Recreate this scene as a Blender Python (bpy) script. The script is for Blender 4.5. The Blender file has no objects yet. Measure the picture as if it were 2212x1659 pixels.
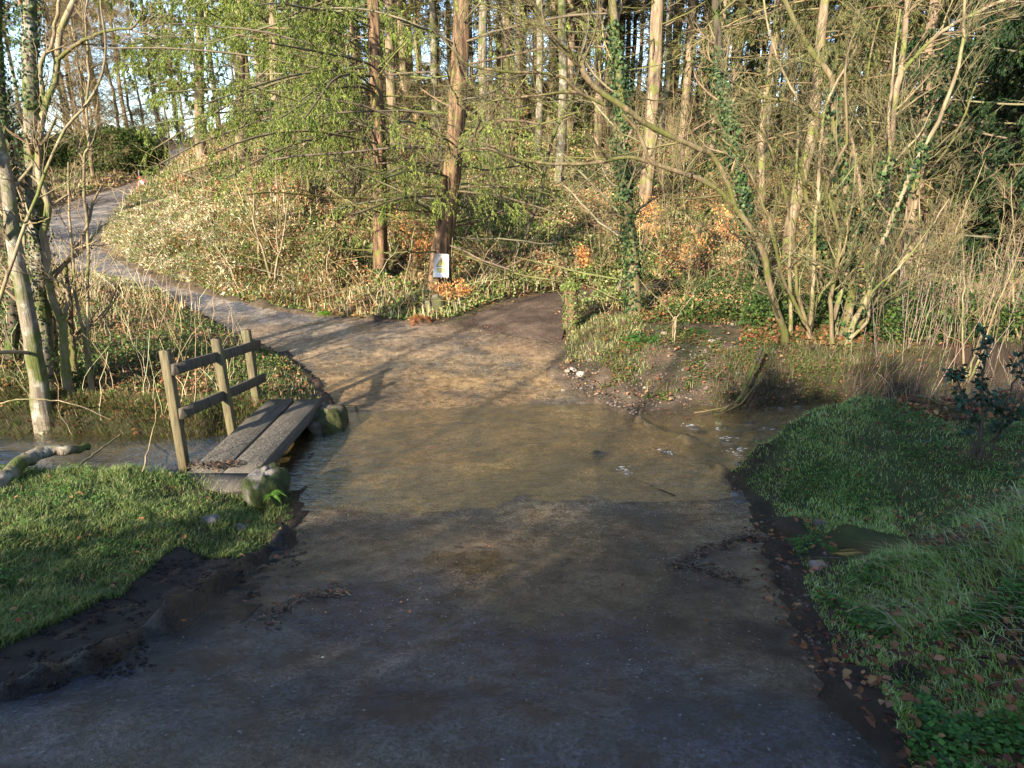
import bpy, math
import numpy as np
from math import radians, sin, cos
rng = np.random.default_rng(11)
sc = bpy.context.scene
C = sc.collection
# ------------------------------------------------------------------ camera, light, exposure
EYE, PITCH, F, CX, CY = 2.5, radians(16.5), 1450.0, 1106.0, 829.5
cd = bpy.data.cameras.new('camera'); cam = bpy.data.objects.new('camera', cd); C.objects.link(cam)
cam.location = (0, 0, EYE); cam.rotation_euler = (radians(90) - PITCH, 0, 0)
cd.sensor_width = 36; cd.lens = F / 2212 * 36; cd.clip_end = 3000; cd.clip_start = 0.05
sc.camera = cam
SUN_EL, SUN_AZ = radians(23), radians(30)          # azimuth: how far the light comes from the left of straight behind
w = bpy.data.worlds.new('World'); sc.world = w; w.use_nodes = True
nt = w.node_tree; bg = nt.nodes['Background']
sky = nt.nodes.new('ShaderNodeTexSky'); sky.sky_type = 'NISHITA'; sky.sun_disc = False
sky.sun_elevation = SUN_EL; sky.sun_rotation = radians(180) + SUN_AZ
sky.air_density = 1.0; sky.dust_density = 0.6; sky.ozone_density = 1.5
nt.links.new(sky.outputs[0], bg.inputs[0]); bg.inputs[1].default_value = 0.13
sd = bpy.data.lights.new('sun', 'SUN'); so = bpy.data.objects.new('sun', sd); C.objects.link(so)
sd.energy = 5.0; sd.angle = radians(0.6); sd.color = (1.0, 0.88, 0.68)
so.rotation_euler = (radians(90) - SUN_EL, 0, -SUN_AZ); so.location = (-10, -20, 15)
sc.view_settings.view_transform = 'Standard'; sc.view_settings.look = 'None'
sc.view_settings.exposure = 1.74; sc.view_settings.gamma = 1.0
SUND = np.array([sin(SUN_AZ) * cos(SUN_EL), cos(SUN_AZ) * cos(SUN_EL), -sin(SUN_EL)])

# ------------------------------------------------------------------ helpers
def ray(px, py):
    u = (px - CX) / F; v = (CY - py) / F
    return np.array([u, cos(PITCH) + v * sin(PITCH), -sin(PITCH) + v * cos(PITCH)])
def PZ(px, py, z):
    d = ray(px, py); return np.array([0, 0, EYE]) + d * (z - EYE) / d[2]
def PY(px, py, Y):
    d = ray(px, py); return np.array([0, 0, EYE]) + d * Y / d[1]
def XY(px, Y, z):
    return (px - CX) / F * (Y * cos(PITCH) - (z - EYE) * sin(PITCH))
_tab = np.random.default_rng(3).random((256, 256))
def vn(x, y, s=1.0, o=0):
    x = np.asarray(x) * s + 37.3 * (o + 1); y = np.asarray(y) * s + 91.7 * (o + 1)
    i = np.floor(x).astype(int); j = np.floor(y).astype(int); fx = x - i; fy = y - j
    fx = fx * fx * (3 - 2 * fx); fy = fy * fy * (3 - 2 * fy)
    a = _tab[i % 256, j % 256]; b = _tab[(i + 1) % 256, j % 256]; c = _tab[i % 256, (j + 1) % 256]; d = _tab[(i + 1) % 256, (j + 1) % 256]
    return (a * (1 - fx) + b * fx) * (1 - fy) + (c * (1 - fx) + d * fx) * fy
def fbm(x, y, s=1.0, o=0, n=4):
    r = 0; a = 0.5; t = 0
    for k in range(n):
        r = r + a * vn(x, y, s * 2 ** k, o + k * 5); t += a; a *= 0.55
    return r / t
def sst(a, b, x):
    t = np.clip((np.asarray(x) - a) / (b - a), 0, 1); return t * t * (3 - 2 * t)
def mix(a, b, t):
    return a * (1 - t) + b * t
def nrm(v):
    return v / np.maximum(np.linalg.norm(v, axis=-1, keepdims=True), 1e-9)
def rvec(n):
    return nrm(rng.normal(size=(n, 3)))
def pal(n, cols, wts=None, jit=0.25):
    cols = np.array(cols, float); wts = None if wts is None else np.array(wts) / np.sum(wts)
    c = cols[rng.choice(len(cols), n, p=wts)]
    return c * (1 + jit * (rng.random((n, 1)) * 2 - 1)) * (1 + 0.12 * (rng.random((n, 3)) * 2 - 1))

class Acc:
    def __init__(s): s.v = []; s.f4 = []; s.f3 = []; s.c = []; s.n = 0
    def add(s, v, f4=None, f3=None, col=(0.5, 0.5, 0.5)):
        v = np.asarray(v, float).reshape(-1, 3)
        if f4 is not None and len(f4): s.f4.append(np.asarray(f4).reshape(-1, 4) + s.n)
        if f3 is not None and len(f3): s.f3.append(np.asarray(f3).reshape(-1, 3) + s.n)
        col = np.asarray(col, float)
        if col.ndim == 1: col = np.tile(col, (len(v), 1))
        s.v.append(v); s.c.append(col); s.n += len(v)
    def box(s, c, size, rot=None, col=(0.5, 0.5, 0.5)):
        p = np.array([[x, y, z] for x in (-.5, .5) for y in (-.5, .5) for z in (-.5, .5)]) * np.array(size)
        if rot is not None: p = p @ np.array(rot).T
        s.add(p + np.array(c), [[0, 1, 3, 2], [4, 6, 7, 5], [0, 4, 5, 1], [2, 3, 7, 6], [0, 2, 6, 4], [1, 5, 7, 3]], col=col)
    def build(s, name, mat, parent=None, loc=None, smooth=False, kind=None):
        v = np.concatenate(s.v); c = np.concatenate(s.c)
        off = np.array(parent.location) if parent is not None and loc is None else (np.array(loc) if loc is not None else np.zeros(3))
        if parent is not None and parent.parent is not None and loc is None: off = off + np.array(parent.parent.location)
        v = v - off
        me = bpy.data.meshes.new(name)
        f4 = np.concatenate(s.f4) if s.f4 else np.zeros((0, 4), int); f3 = np.concatenate(s.f3) if s.f3 else np.zeros((0, 3), int)
        loops = np.concatenate([f4.ravel(), f3.ravel()]).astype(np.int32)
        starts = np.concatenate([np.arange(len(f4)) * 4, len(f4) * 4 + np.arange(len(f3)) * 3]).astype(np.int32)
        me.vertices.add(len(v)); me.vertices.foreach_set('co', v.astype(np.float32).ravel())
        me.loops.add(len(loops)); me.loops.foreach_set('vertex_index', loops)
        me.polygons.add(len(starts)); me.polygons.foreach_set('loop_start', starts)
        if smooth: me.polygons.foreach_set('use_smooth', np.ones(len(starts), bool))
        me.update(calc_edges=True)
        a = me.color_attributes.new('col', 'FLOAT_COLOR', 'POINT')
        a.data.foreach_set('color', np.concatenate([np.clip(c, 0, 1), np.ones((len(c), 1))], 1).astype(np.float32).ravel())
        if mat is not None: me.materials.append(mat)
        o = bpy.data.objects.new(name, me); C.objects.link(o)
        if parent is not None: o.parent = parent
        elif loc is not None: o.location = loc
        if kind: o['kind'] = kind
        return o
def thing(name, label, cat, loc, group=None):
    o = bpy.data.objects.new(name, None); C.objects.link(o); o.location = tuple(float(q) for q in loc)
    o.empty_display_size = 0.2
    o['label'] = label; o['category'] = cat
    if group: o['group'] = group
    return o
def tag(o, label, cat=None, group=None, kind=None):
    o['label'] = label
    if cat: o['category'] = cat
    if group: o['group'] = group
    if kind: o['kind'] = kind
    return o
def copy_thing(src, loc, rz, scale=1.0, label=None):
    r = src.copy(); C.objects.link(r); r.location = tuple(float(q) for q in loc); r.rotation_euler = (0, 0, rz); r.scale = (scale,) * 3
    if label: r['label'] = label
    for ch in list(src.children):
        c = ch.copy(); C.objects.link(c); c.parent = r
    return r

def tubes(acc, P, R, k=3, col=(0.3, 0.25, 0.15)):
    P = np.asarray(P, float); R = np.asarray(R, float)
    if P.ndim == 2: P = P[None]; R = R[None]
    T, n, _ = P.shape
    if T == 0: return
    tan = nrm(np.gradient(P, axis=1))
    m = nrm(P[:, -1] - P[:, 0]); ref = np.where(np.abs(m[:, 2:3]) > 0.8, np.array([[1., 0, 0]]), np.array([[0, 0, 1.]]))[:, None, :]
    a = nrm(np.cross(tan, np.broadcast_to(ref, tan.shape))); b = np.cross(tan, a)
    th = np.arange(k) / k * 2 * math.pi
    V = P[:, :, None, :] + R[:, :, None, None] * (a[:, :, None, :] * np.cos(th)[None, None, :, None] + b[:, :, None, :] * np.sin(th)[None, None, :, None])
    i = np.arange(n - 1)[:, None] * k; j = np.arange(k)[None, :]; j2 = (j + 1) % k
    q = np.stack([i + j, i + j2, i + k + j2, i + k + j], -1).reshape(-1, 4)
    f = (np.arange(T)[:, None, None] * (n * k) + q[None]).reshape(-1, 4)
    col = np.asarray(col, float)
    if col.ndim == 2: col = np.repeat(col, n * k, 0)
    acc.add(V.reshape(-1, 3), f, col=col)
def grow(P, R, m, t0, t1, L0, L1, a0, a1, up, wig, n, rf=0.6, taper=0.6, rel=False, bias=None):
    T, npt, _ = P.shape; idx = np.repeat(np.arange(T), m); N = len(idx)
    t = rng.uniform(t0, t1, N); f = t * (npt - 1) * 0.9999; i = f.astype(int); fr = (f - i)[:, None]
    base = P[idx, i] * (1 - fr) + P[idx, i + 1] * fr; tan = nrm(P[idx, i + 1] - P[idx, i])
    r = (R[idx, i] * (1 - fr[:, 0]) + R[idx, i + 1] * fr[:, 0]) * rf
    perp = nrm(np.cross(tan, rvec(N)))
    if bias is not None: perp = nrm(perp + np.array(bias)); 
    an = rng.uniform(a0, a1, N)[:, None]; d = nrm(np.cos(an) * tan + np.sin(an) * perp)
    L = rng.uniform(L0, L1, N) * (1 - taper * t)
    if rel: L = L * np.linalg.norm(np.diff(P, axis=1), axis=2).sum(1)[idx]
    out = np.zeros((N, n, 3)); out[:, 0] = base
    for k in range(1, n):
        d = nrm(d + np.array([0, 0, up]) + wig * rng.normal(size=(N, 3)))
        out[:, k] = out[:, k - 1] + d * (L / (n - 1))[:, None]
    return out, r[:, None] * np.linspace(1, 0.3, n)[None]
def along(P, per, t0=0.0, t1=1.0):
    T, npt, _ = P.shape; idx = np.repeat(np.arange(T), per); N = len(idx)
    f = rng.uniform(t0, t1, N) * (npt - 1) * 0.9999; i = f.astype(int); fr = (f - i)[:, None]
    return P[idx, i] * (1 - fr) + P[idx, i + 1] * fr, nrm(P[idx, i + 1] - P[idx, i]), idx
def cards(acc, pos, d, L, W, col, nor=None):
    N = len(pos); d = nrm(d); side = nrm(np.cross(d, rvec(N) if nor is None else nor))
    L = np.broadcast_to(L, (N,))[:, None]; W = np.broadcast_to(W, (N,))[:, None]
    V = np.stack([pos, pos + d * L * .45 + side * W * .5, pos + d * L, pos + d * L * .45 - side * W * .5], 1)
    acc.add(V.reshape(-1, 3), np.arange(N * 4).reshape(-1, 4), col=np.repeat(np.broadcast_to(col, (N, 3)), 4, 0))
def blades(acc, pos, h, wd, lean, col, tipc=None):
    N = len(pos); h = np.broadcast_to(h, (N,))[:, None]; wd = np.broadcast_to(wd, (N,))[:, None]
    an = rng.uniform(0, math.pi, N); s = np.stack([np.cos(an), np.sin(an), 0 * an], 1) * wd * .5
    up = np.array([[0, 0, 1.]])
    mid = pos + up * h * .6 + lean * .35; tip = pos + up * h + lean
    tip[:, 2:3] -= 0.25 * (np.linalg.norm(lean, axis=1, keepdims=True))
    V = np.stack([pos - s, pos + s, mid + s * .75, mid - s * .75, tip], 1)
    b = np.arange(N)[:, None] * 5
    col = np.broadcast_to(col, (N, 3)); cc = np.stack([col, col, col, col, col], 1)
    acc.add(V.reshape(-1, 3), b + np.array([[0, 1, 2, 3]]), b + np.array([[3, 2, 4]]), col=cc.reshape(-1, 3))
def cr(pts, n):
    pts = np.asarray(pts, float); m = len(pts)
    if m < 3:
        t = np.linspace(0, 1, n)[:, None]; return pts[0] * (1 - t) + pts[-1] * t
    p = np.vstack([2 * pts[0] - pts[1], pts, 2 * pts[-1] - pts[-2]])
    u = np.linspace(0, m - 1, n); i = np.minimum(u.astype(int), m - 2); t = (u - i)[:, None]
    a, b, c, d = p[i], p[i + 1], p[i + 2], p[i + 3]
    return 0.5 * (2 * b + (c - a) * t + (2 * a - 5 * b + 4 * c - d) * t * t + (3 * b - a - 3 * c + d) * t ** 3)

# ------------------------------------------------------------------ materials
def newmat(name):
    m = bpy.data.materials.new(name); m.use_nodes = True; t = m.node_tree
    return m, t, t.nodes['Principled BSDF']
def N(t, ty, **kw):
    n = t.nodes.new(ty)
    for k, v in kw.items(): setattr(n, k, v)
    return n
def noise(t, scale, detail=4, vec=None, rough=0.6):
    n = N(t, 'ShaderNodeTexNoise'); n.inputs['Scale'].default_value = scale; n.inputs['Detail'].default_value = detail; n.inputs['Roughness'].default_value = rough
    if vec is not None: t.links.new(vec, n.inputs['Vector'])
    return n
def ramp(t, fac, stops):
    r = N(t, 'ShaderNodeValToRGB'); e = r.color_ramp.elements
    while len(e) < len(stops): e.new(0.5)
    for k, (p, c) in enumerate(stops):
        e[k].position = p; e[k].color = (*c, 1) if len(c) == 3 else c
    t.links.new(fac, r.inputs[0]); return r
def mixc(t, a, b, fac, mode='MIX'):
    m = N(t, 'ShaderNodeMix', data_type='RGBA', blend_type=mode)
    for s, x in ((m.inputs[6], a), (m.inputs[7], b)):
        if hasattr(x, 'is_output'): t.links.new(x, s)
        else: s.default_value = (*x, 1)
    if hasattr(fac, 'is_output'): t.links.new(fac, m.inputs[0])
    else: m.inputs[0].default_value = fac
    return m.outputs[2]
def objco(t, sc_=None):
    g = N(t, 'ShaderNodeNewGeometry')
    if sc_ is None: return g.outputs['Position']
    mp = N(t, 'ShaderNodeMapping'); mp.inputs['Scale'].default_value = sc_; t.links.new(g.outputs['Position'], mp.inputs[0]); return mp.outputs[0]
def attrmat(name, rough=0.7, var=0.5, vscale=6, bump=0.0, bscale=30, transl=0.0, spec=0.3, bdist=0.02):
    m, t, p = newmat(name)
    a = N(t, 'ShaderNodeAttribute', attribute_name='col'); col = a.outputs['Color']
    if var:
        n = noise(t, vscale, 5, objco(t)); r = ramp(t, n.outputs[0], [(0.3, (1 - var,) * 3), (0.7, (1 + 0 * var,) * 3)])
        col = mixc(t, col, r.outputs[0], 1.0, 'MULTIPLY')
    t.links.new(col, p.inputs['Base Color']); p.inputs['Roughness'].default_value = rough; p.inputs['Specular IOR Level'].default_value = spec
    if bump:
        n2 = noise(t, bscale, 6, objco(t), 0.7); b = N(t, 'ShaderNodeBump'); b.inputs['Strength'].default_value = bump; b.inputs['Distance'].default_value = bdist
        t.links.new(n2.outputs[0], b.inputs['Height']); t.links.new(b.outputs[0], p.inputs['Normal'])
    if transl:
        tr = N(t, 'ShaderNodeBsdfTranslucent'); ms = N(t, 'ShaderNodeMixShader'); ms.inputs[0].default_value = transl
        t.links.new(col, tr.inputs[0]); t.links.new(p.outputs[0], ms.inputs[1]); t.links.new(tr.outputs[0], ms.inputs[2])
        t.links.new(ms.outputs[0], t.nodes['Material Output'].inputs[0])
    return m
def barkmat(name, c1, c2, moss=0.3, mossc=(0.09, 0.12, 0.02), fis=14, bump=0.9, lich=None):
    m, t, p = newmat(name)
    v = objco(t, (fis, fis, fis * 0.12)); n = noise(t, 1.0, 5, v, 0.65)
    r = ramp(t, n.outputs[0], [(0.36, c1), (0.62, c2)])
    col = r.outputs[0]
    if lich is not None:
        nl = noise(t, 9, 4, objco(t)); rl = ramp(t, nl.outputs[0], [(0.55, (0, 0, 0)), (0.62, (1, 1, 1))]); col = mixc(t, col, lich, rl.outputs[0])
    nm = noise(t, 3.2, 5, objco(t)); rm = ramp(t, nm.outputs[0], [(0.62 - moss * .45, (0, 0, 0)), (0.72 - moss * .3, (1, 1, 1))])
    mc = mixc(t, mossc, tuple(q * 1.7 for q in mossc), noise(t, 40, 3, objco(t)).outputs[0])
    if moss > 0: col = mixc(t, col, mc, rm.outputs[0])
    t.links.new(col, p.inputs['Base Color']); p.inputs['Roughness'].default_value = 0.9; p.inputs['Specular IOR Level'].default_value = 0.2
    b = N(t, 'ShaderNodeBump'); b.inputs['Strength'].default_value = bump; b.inputs['Distance'].default_value = 0.03
    t.links.new(n.outputs[0], b.inputs['Height']); t.links.new(b.outputs[0], p.inputs['Normal'])
    return m
M = {}
M['leaf'] = attrmat('foliage', 0.6, 0.0, transl=0.35, spec=0.2)
M['ivy'] = attrmat('ivy_leaves', 0.6, 0.0, transl=0.15, spec=0.25)
M['grass'] = attrmat('grass_blades', 0.5, 0.0, transl=0.3, spec=0.35)
M['twig'] = attrmat('twig_bark', 0.85, 0.45, 3, spec=0.2)
M['ground'] = attrmat('soil', 0.9, 0.55, 5, bump=0.9, bscale=22, spec=0.25, bdist=0.05)
M['mud'] = attrmat('wet_mud', 0.32, 0.6, 9, bump=1.0, bscale=14, spec=0.4, bdist=0.05)
M['stone'] = attrmat('stone_surface', 0.8, 0.55, 7, bump=0.8, bscale=25, spec=0.3, bdist=0.03)
M['fir'] = barkmat('fissured_bark', (0.045, 0.028, 0.018), (0.21, 0.13, 0.075), 0.12, fis=16)
M['plant'] = barkmat('pale_conifer_bark', (0.10, 0.07, 0.045), (0.30, 0.22, 0.15), 0.25, (0.10, 0.11, 0.03), fis=10)
M['pale'] = barkmat('pale_stem_bark', (0.10, 0.075, 0.045), (0.32, 0.25, 0.16), 0.3, (0.09, 0.10, 0.03), fis=12, bump=.5)
M['moss'] = barkmat('mossy_bark', (0.06, 0.045, 0.025), (0.20, 0.15, 0.09), 0.42, (0.07, 0.072, 0.02), fis=12)
M['dark'] = barkmat('dark_bark', (0.02, 0.016, 0.012), (0.09, 0.07, 0.05), 0.35, (0.05, 0.07, 0.015), fis=14)
M['ash'] = barkmat('grey_bark', (0.10, 0.085, 0.065), (0.24, 0.20, 0.15), 0.35, (0.06, 0.07, 0.02), fis=14, lich=(0.27, 0.26, 0.21))
# ------------------------------------------------------------------ terrain
STN = []   # road stations (left, right)
def S(l, r): STN.append((l, r))
S(np.array([-4.5, -40, 4.2]), np.array([0.8, -40, 4.2])); S(np.array([-3.6, -15, 2.3]), np.array([1.2, -15, 2.3]))
S(np.array([-2.8, -6, 1.45]), np.array([1.6, -6, 1.45])); S(np.array([-2.4, -1, 1.05]), np.array([1.35, -1, 1.05]))
S(np.array([-2.15, 1.5, 0.8]), np.array([1.16, 1.6, 0.8]))
S(PZ(170, 1440, .62), PZ(1800, 1470, .62)); S(PZ(470, 1262, .34), PZ(1715, 1290, .36)); S(PZ(632, 1140, .045), PZ(1650, 1130, .06))
S(PZ(645, 1060, -.02), PZ(1590, 1060, -.022)); S(PZ(680, 950, -.06), PZ(1500, 975, -.06)); S(PZ(712, 885, -.02), PZ(1340, 893, -.02))
S(PZ(650, 795, .06), PZ(1195, 815, .03)); S(PZ(560, 745, .15), PZ(1185, 755, .15)); S(PZ(490, 716, .2), PZ(960, 704, .24))
S(PZ(400, 667, .3), PZ(690, 682, .25)); S(PZ(290, 627, .45), PZ(520, 652, .36)); S(PZ(190, 602, .55), PZ(370, 612, .5)); S(PZ(95, 578, .66), PZ(272, 571, .7))
S(PY(30, 548, 17.3), PY(218, 530, 18.9)); S(PY(20, 500, 21.5), PY(226, 495, 21.7)); S(PY(62, 462, 25.5), PY(252, 455, 25))
S(PY(130, 443, 28), PY(288, 421, 29)); S(PY(200, 420, 31), PY(320, 398, 32)); S(PY(275, 398, 35), PY(362, 374, 37)); S(PY(340, 362, 42), PY(392, 345, 44)); S(PY(362, 325, 51), PY(405, 318, 51)); S(PY(372, 308, 60), PY(408, 304, 60))
S(PY(372, 318, 72), PY(400, 318, 72)); S(PY(372, 340, 100), PY(395, 340, 100))
NR = 420
RL = cr([a for a, b in STN], NR); RR = cr([b for a, b in STN], NR)
RP = np.vstack([RL[:, :2], RR[::-1, :2]])
RC = (RL + RR) / 2
def seg_dist(p, poly, closed=True):
    q = poly; e = np.roll(poly, -1, 0) if closed else poly[1:]; q = q if closed else poly[:-1]
    best = np.full(len(p), 1e9); bi = np.zeros(len(p), int); bt = np.zeros(len(p))
    for k in range(len(q)):
        d = e[k] - q[k]; L = max(d @ d, 1e-12); t = np.clip(((p - q[k]) @ d) / L, 0, 1)
        dd = ((p - q[k] - t[:, None] * d) ** 2).sum(1); m = dd < best; best[m] = dd[m]; bi[m] = k; bt[m] = t[m]
    return np.sqrt(best), bi, bt
def inside(p, poly):
    r = np.zeros(len(p), bool); a = poly; b = np.roll(poly, -1, 0)
    for k in range(len(a)):
        c = ((a[k, 1] > p[:, 1]) != (b[k, 1] > p[:, 1]))
        if not c.any(): continue
        x = (b[k, 0] - a[k, 0]) * (p[:, 1] - a[k, 1]) / (b[k, 1] - a[k, 1] + 1e-12) + a[k, 0]
        r ^= c & (p[:, 0] < x)
    return r
# dirt path that leaves the road to the right
PST = [(PZ(985, 702, .25), PZ(1210, 745, .2)), (PZ(1010, 684, .3), PZ(1222, 706, .3)), (PZ(1080, 656, .36), PZ(1235, 668, .38)), (PZ(1200, 632, .42), PZ(1330, 640, .42)), (PZ(1350, 622, .5), PZ(1420, 640, .46)), (PY(1500, 598, 15.5), PY(1540, 618, 14.6))]
PL = cr([a for a, b in PST], 40); PR = cr([b for a, b in PST], 40); PP = np.vstack([PL[:, :2], PR[::-1, :2]]); PC = (PL + PR) / 2
STREAM = np.array([[30, 11.0], [14, 9.0], [9, 8.3], [6, 7.7], [4.3, 7.1], [3, 6.75], [2.0, 6.45], [0, 6.3], [-2, 6.0], [-3.5, 5.85], [-5, 5.8], [-7, 6.0], [-12, 6.6], [-25, 8.5]])
ctl = []   # terrain control points x,y,z
def cp(p): ctl.append(np.array(p, float))
for a in [(600, 420, 17), (300, 478, 19.5), (330, 455, 21), (350, 425, 25), (420, 428, 20), (500, 430, 18), (420, 520, 16.6), (560, 560, 14.6), (700, 590, 14), (520, 610, 13.7), (620, 640, 12.7), (700, 450, 17.5), (820, 600, 14.4), (950, 640, 13.2), (900, 655, 12.6), (760, 650, 12.7),
          (470, 345, 27), (600, 260, 38), (500, 272, 40), (298, 447, 23), (318, 425, 25), (345, 402, 27), (370, 380, 30), (392, 358, 34), (408, 336, 40), (425, 312, 48), (800, 350, 27), (900, 450, 20), (1100, 450, 20), (1100, 350, 28), (1000, 270, 38), (700, 350, 26), (1100, 560, 15.5), (1000, 560, 15.5), (1300, 350, 30), (1300, 480, 20), (1300, 590, 15.4),
          (600, 215, 47), (900, 190, 50), (1200, 175, 52), (1500, 210, 52), (1800, 260, 52), (2100, 300, 52), (1200, 260, 40), (1500, 330, 34), (1800, 380, 32), (2100, 400, 32), (1500, 460, 22), (1750, 480, 22), (2000, 500, 20), (2200, 520, 20),
          (1500, 600, 15), (1750, 620, 13.5), (2000, 620, 13), (2200, 640, 12), (1650, 690, 11), (1850, 690, 11), (2050, 700, 10.5)]: cp(PY(*a))
for a in [(1240, 700, .32), (1330, 705, .42), (1300, 760, .28), (1250, 800, .06), (1330, 850, .04), (1420, 880, .02), (1400, 800, .2), (1450, 715, .5), (1550, 720, .55), (1700, 740, .5), (1560, 800, .3), (1500, 860, .07), (1700, 850, .2), (1850, 800, .35), (1850, 860, .2), (2000, 830, .4), (2150, 800, .5)]: cp(PZ(*a))
# near right banks
for a in [(2.3, 5.55, .40), (2.5, 5.8, .54), (2.95, 6.2, .62), (3.6, 6.6, .58), (2.15, 5.15, .32), (2.6, 5.2, .50), (3.3, 5.6, .56), (2.05, 4.75, .13), (2.45, 4.5, .18), (2.9, 4.55, .28), (3.6, 4.7, .5), (1.75, 4.35, .13), (2.1, 4.2, .16), (2.6, 4.05, .26), (3.2, 4.1, .4), (4.2, 4.3, .6), (4, 6, .5), (5, 6.3, .5), (5.5, 5, .8), (2.4, 3.15, .82), (2.9, 3.2, .98), (3.6, 3.2, 1.06), (5, 3, 1.15), (2.3, 2.85, .76), (1.98, 3.0, .42), (2.6, 3.6, .42), (3.1, 3.7, .5), (1.75, 3.3, .34), (1.85, 3.7, .26), (2.15, 3.6, .36), (1.75, 2.5, .55), (2.05, 2.4, .88), (2.6, 2.3, 1.15), (1.45, 2.0, .66), (1.75, 1.8, .92), (2.2, 1.5, 1.2), (1.5, 1.2, .95)]: cp(a)
# near left bank
for a in [(50, 1040, .38), (200, 1020, .36), (350, 1030, .32), (100, 1150, .42), (300, 1120, .36), (450, 1110, .22), (560, 1120, .12), (600, 1110, .08), (450, 1200, .26), (250, 1250, .44), (0, 1280, .56), (0, 1180, .5), (100, 1380, .6), (380, 1290, .4), (-200, 1200, .6)]: cp(PZ(*a))
# far left bank
for a in [(400, 905, .18), (250, 900, .22), (90, 870, .3), (0, 900, .3), (560, 860, .2), (640, 850, .16), (600, 810, .18), (450, 800, .3), (300, 780, .4), (150, 760, .5), (0, 760, .55), (400, 720, .34), (250, 680, .5), (100, 650, .62), (-150, 760, .7), (-150, 600, .9)]: cp(PZ(*a))
for a in [(200, 385, 36), (100, 380, 36), (0, 400, 34), (-200, 400, 32), (300, 345, 46), (200, 300, 50), (0, 330, 45), (-200, 430, 24), (-100, 520, 19), (330, 290, 60), (420, 290, 58), (-400, 300, 50)]: cp(PY(*a))
for x, y, z in [(-40, 30, 5), (-60, 60, 9), (40, 20, 2.5), (60, 40, 6), (40, 60, 9), (-14, 8, .9), (-20, 4, 1.5), (-12, 2, 1.3), (14, 5, 1.2), (20, 8, 1.3), (12, 0, 1.8), (0, -20, 3.2), (-15, -10, 3.5), (15, -10, 3.2), (-30, -30, 7), (30, -30, 6), (-5, 0, 1.4), (-4, -6, 1.9), (4, -4, 1.9), (3.2, 0, 1.35), (-60, -10, 8), (60, -10, 8),
                (-20, 75, 4.5), (0, 80, 6), (20, 80, 6), (-60, 100, 3), (60, 100, 3), (0, 120, 0), (-120, 60, 6), (120, 60, 6), (0, 200, -8), (200, 100, -8), (-200, 100, -8), (-200, -50, 6), (200, -50, 6)]: cp((x, y, z))
ctl = np.array(ctl)
def rbf_fit(c, cc=0.8, lam=0.02):
    r = np.sqrt(((c[:, None, :2] - c[None, :, :2]) ** 2).sum(2) + cc * cc); n = len(c)
    A = np.zeros((n + 3, n + 3)); A[:n, :n] = r - lam * np.eye(n); A[:n, n] = 1; A[:n, n + 1:] = c[:, :2]; A[n:, :n] = A[:n, n:].T
    return np.linalg.solve(A, np.concatenate([c[:, 2], np.zeros(3)]))
WT = rbf_fit(ctl)
def rbf(p):
    out = np.zeros(len(p))
    for s in range(0, len(p), 20000):
        q = p[s:s + 20000]; r = np.sqrt(((q[:, None, :] - ctl[None, :, :2]) ** 2).sum(2) + 0.64)
        out[s:s + 20000] = r @ WT[:len(ctl)] + WT[len(ctl)] + q @ WT[len(ctl) + 1:]
    return out
def axis(lo, hi, step, outlo, outhi, g=1.12):
    a = list(np.arange(lo, hi + 1e-6, step)); s = step
    while a[-1] < outhi: s = min(s * g, 60); a.append(a[-1] + s)
    s = step
    while a[0] > outlo: s = min(s * g, 60); a.insert(0, a[0] - s)
    return np.array(a)
gx = axis(-6.5, 6.5, 0.075, -700, 700, 1.05); gy = axis(1.0, 16.0, 0.08, -300, 1200, 1.05)
GX, GY = np.meshgrid(gx, gy, indexing='ij'); gp = np.stack([GX.ravel(), GY.ravel()], 1)
far = sst(90, 200, np.hypot(gp[:, 0], gp[:, 1]))
base = rbf(gp); base = np.clip(base, -12, 14) * (1 - far) + far * (-12.0)
rd0, _, _ = seg_dist(gp, RC[::3, :2], False)
near = sst(40, 6, np.hypot(gp[:, 0], gp[:, 1] - 4))
base = base + (fbm(gp[:, 0], gp[:, 1], 1.2, 1) - .5) * 0.16 * sst(-.5, 3, np.abs(gp[:, 1] - 6) + 1) + (fbm(gp[:, 0], gp[:, 1], 0.25, 9) - .5) * 1.2 * sst(10, 30, gp[:, 1]) * sst(2.5, 9, rd0)
base += (fbm(gp[:, 0], gp[:, 1], 6, 4, 3) - .5) * 0.09
sdist, si, stt = seg_dist(gp, STREAM, False)
hw = np.interp(gp[:, 0], [-12, -3, -1.8, 2.2, 3.2, 5, 12], [.8, .72, .75, .9, .62, .6, .7]) + (fbm(gp[:, 0], gp[:, 1], 1.6, 21) - .5) * .3
bed = -0.16 + (fbm(gp[:, 0], gp[:, 1], 5, 31, 3) - .5) * .16
wst = sst(0.22, -0.06, sdist - hw)
T = mix(base, bed, wst)
# rough pebbly beach right of the ford
T += (fbm(gp[:, 0], gp[:, 1], .95, 461, 3) - .5) * .8 * sst(11.5, 13, gp[:, 1]) * sst(24, 19, gp[:, 1]) * sst(1.0, -1.5, gp[:, 0])
rd, ri, rt = seg_dist(gp, RP); rin = inside(gp, RP); rsd = np.where(rin, -rd, rd)
def czz(p, cen):
    d, i, t = seg_dist(p, cen[:, :2], False); return cen[i, 2] * (1 - t) + cen[np.minimum(i + 1, len(cen) - 1), 2] * t
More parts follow.
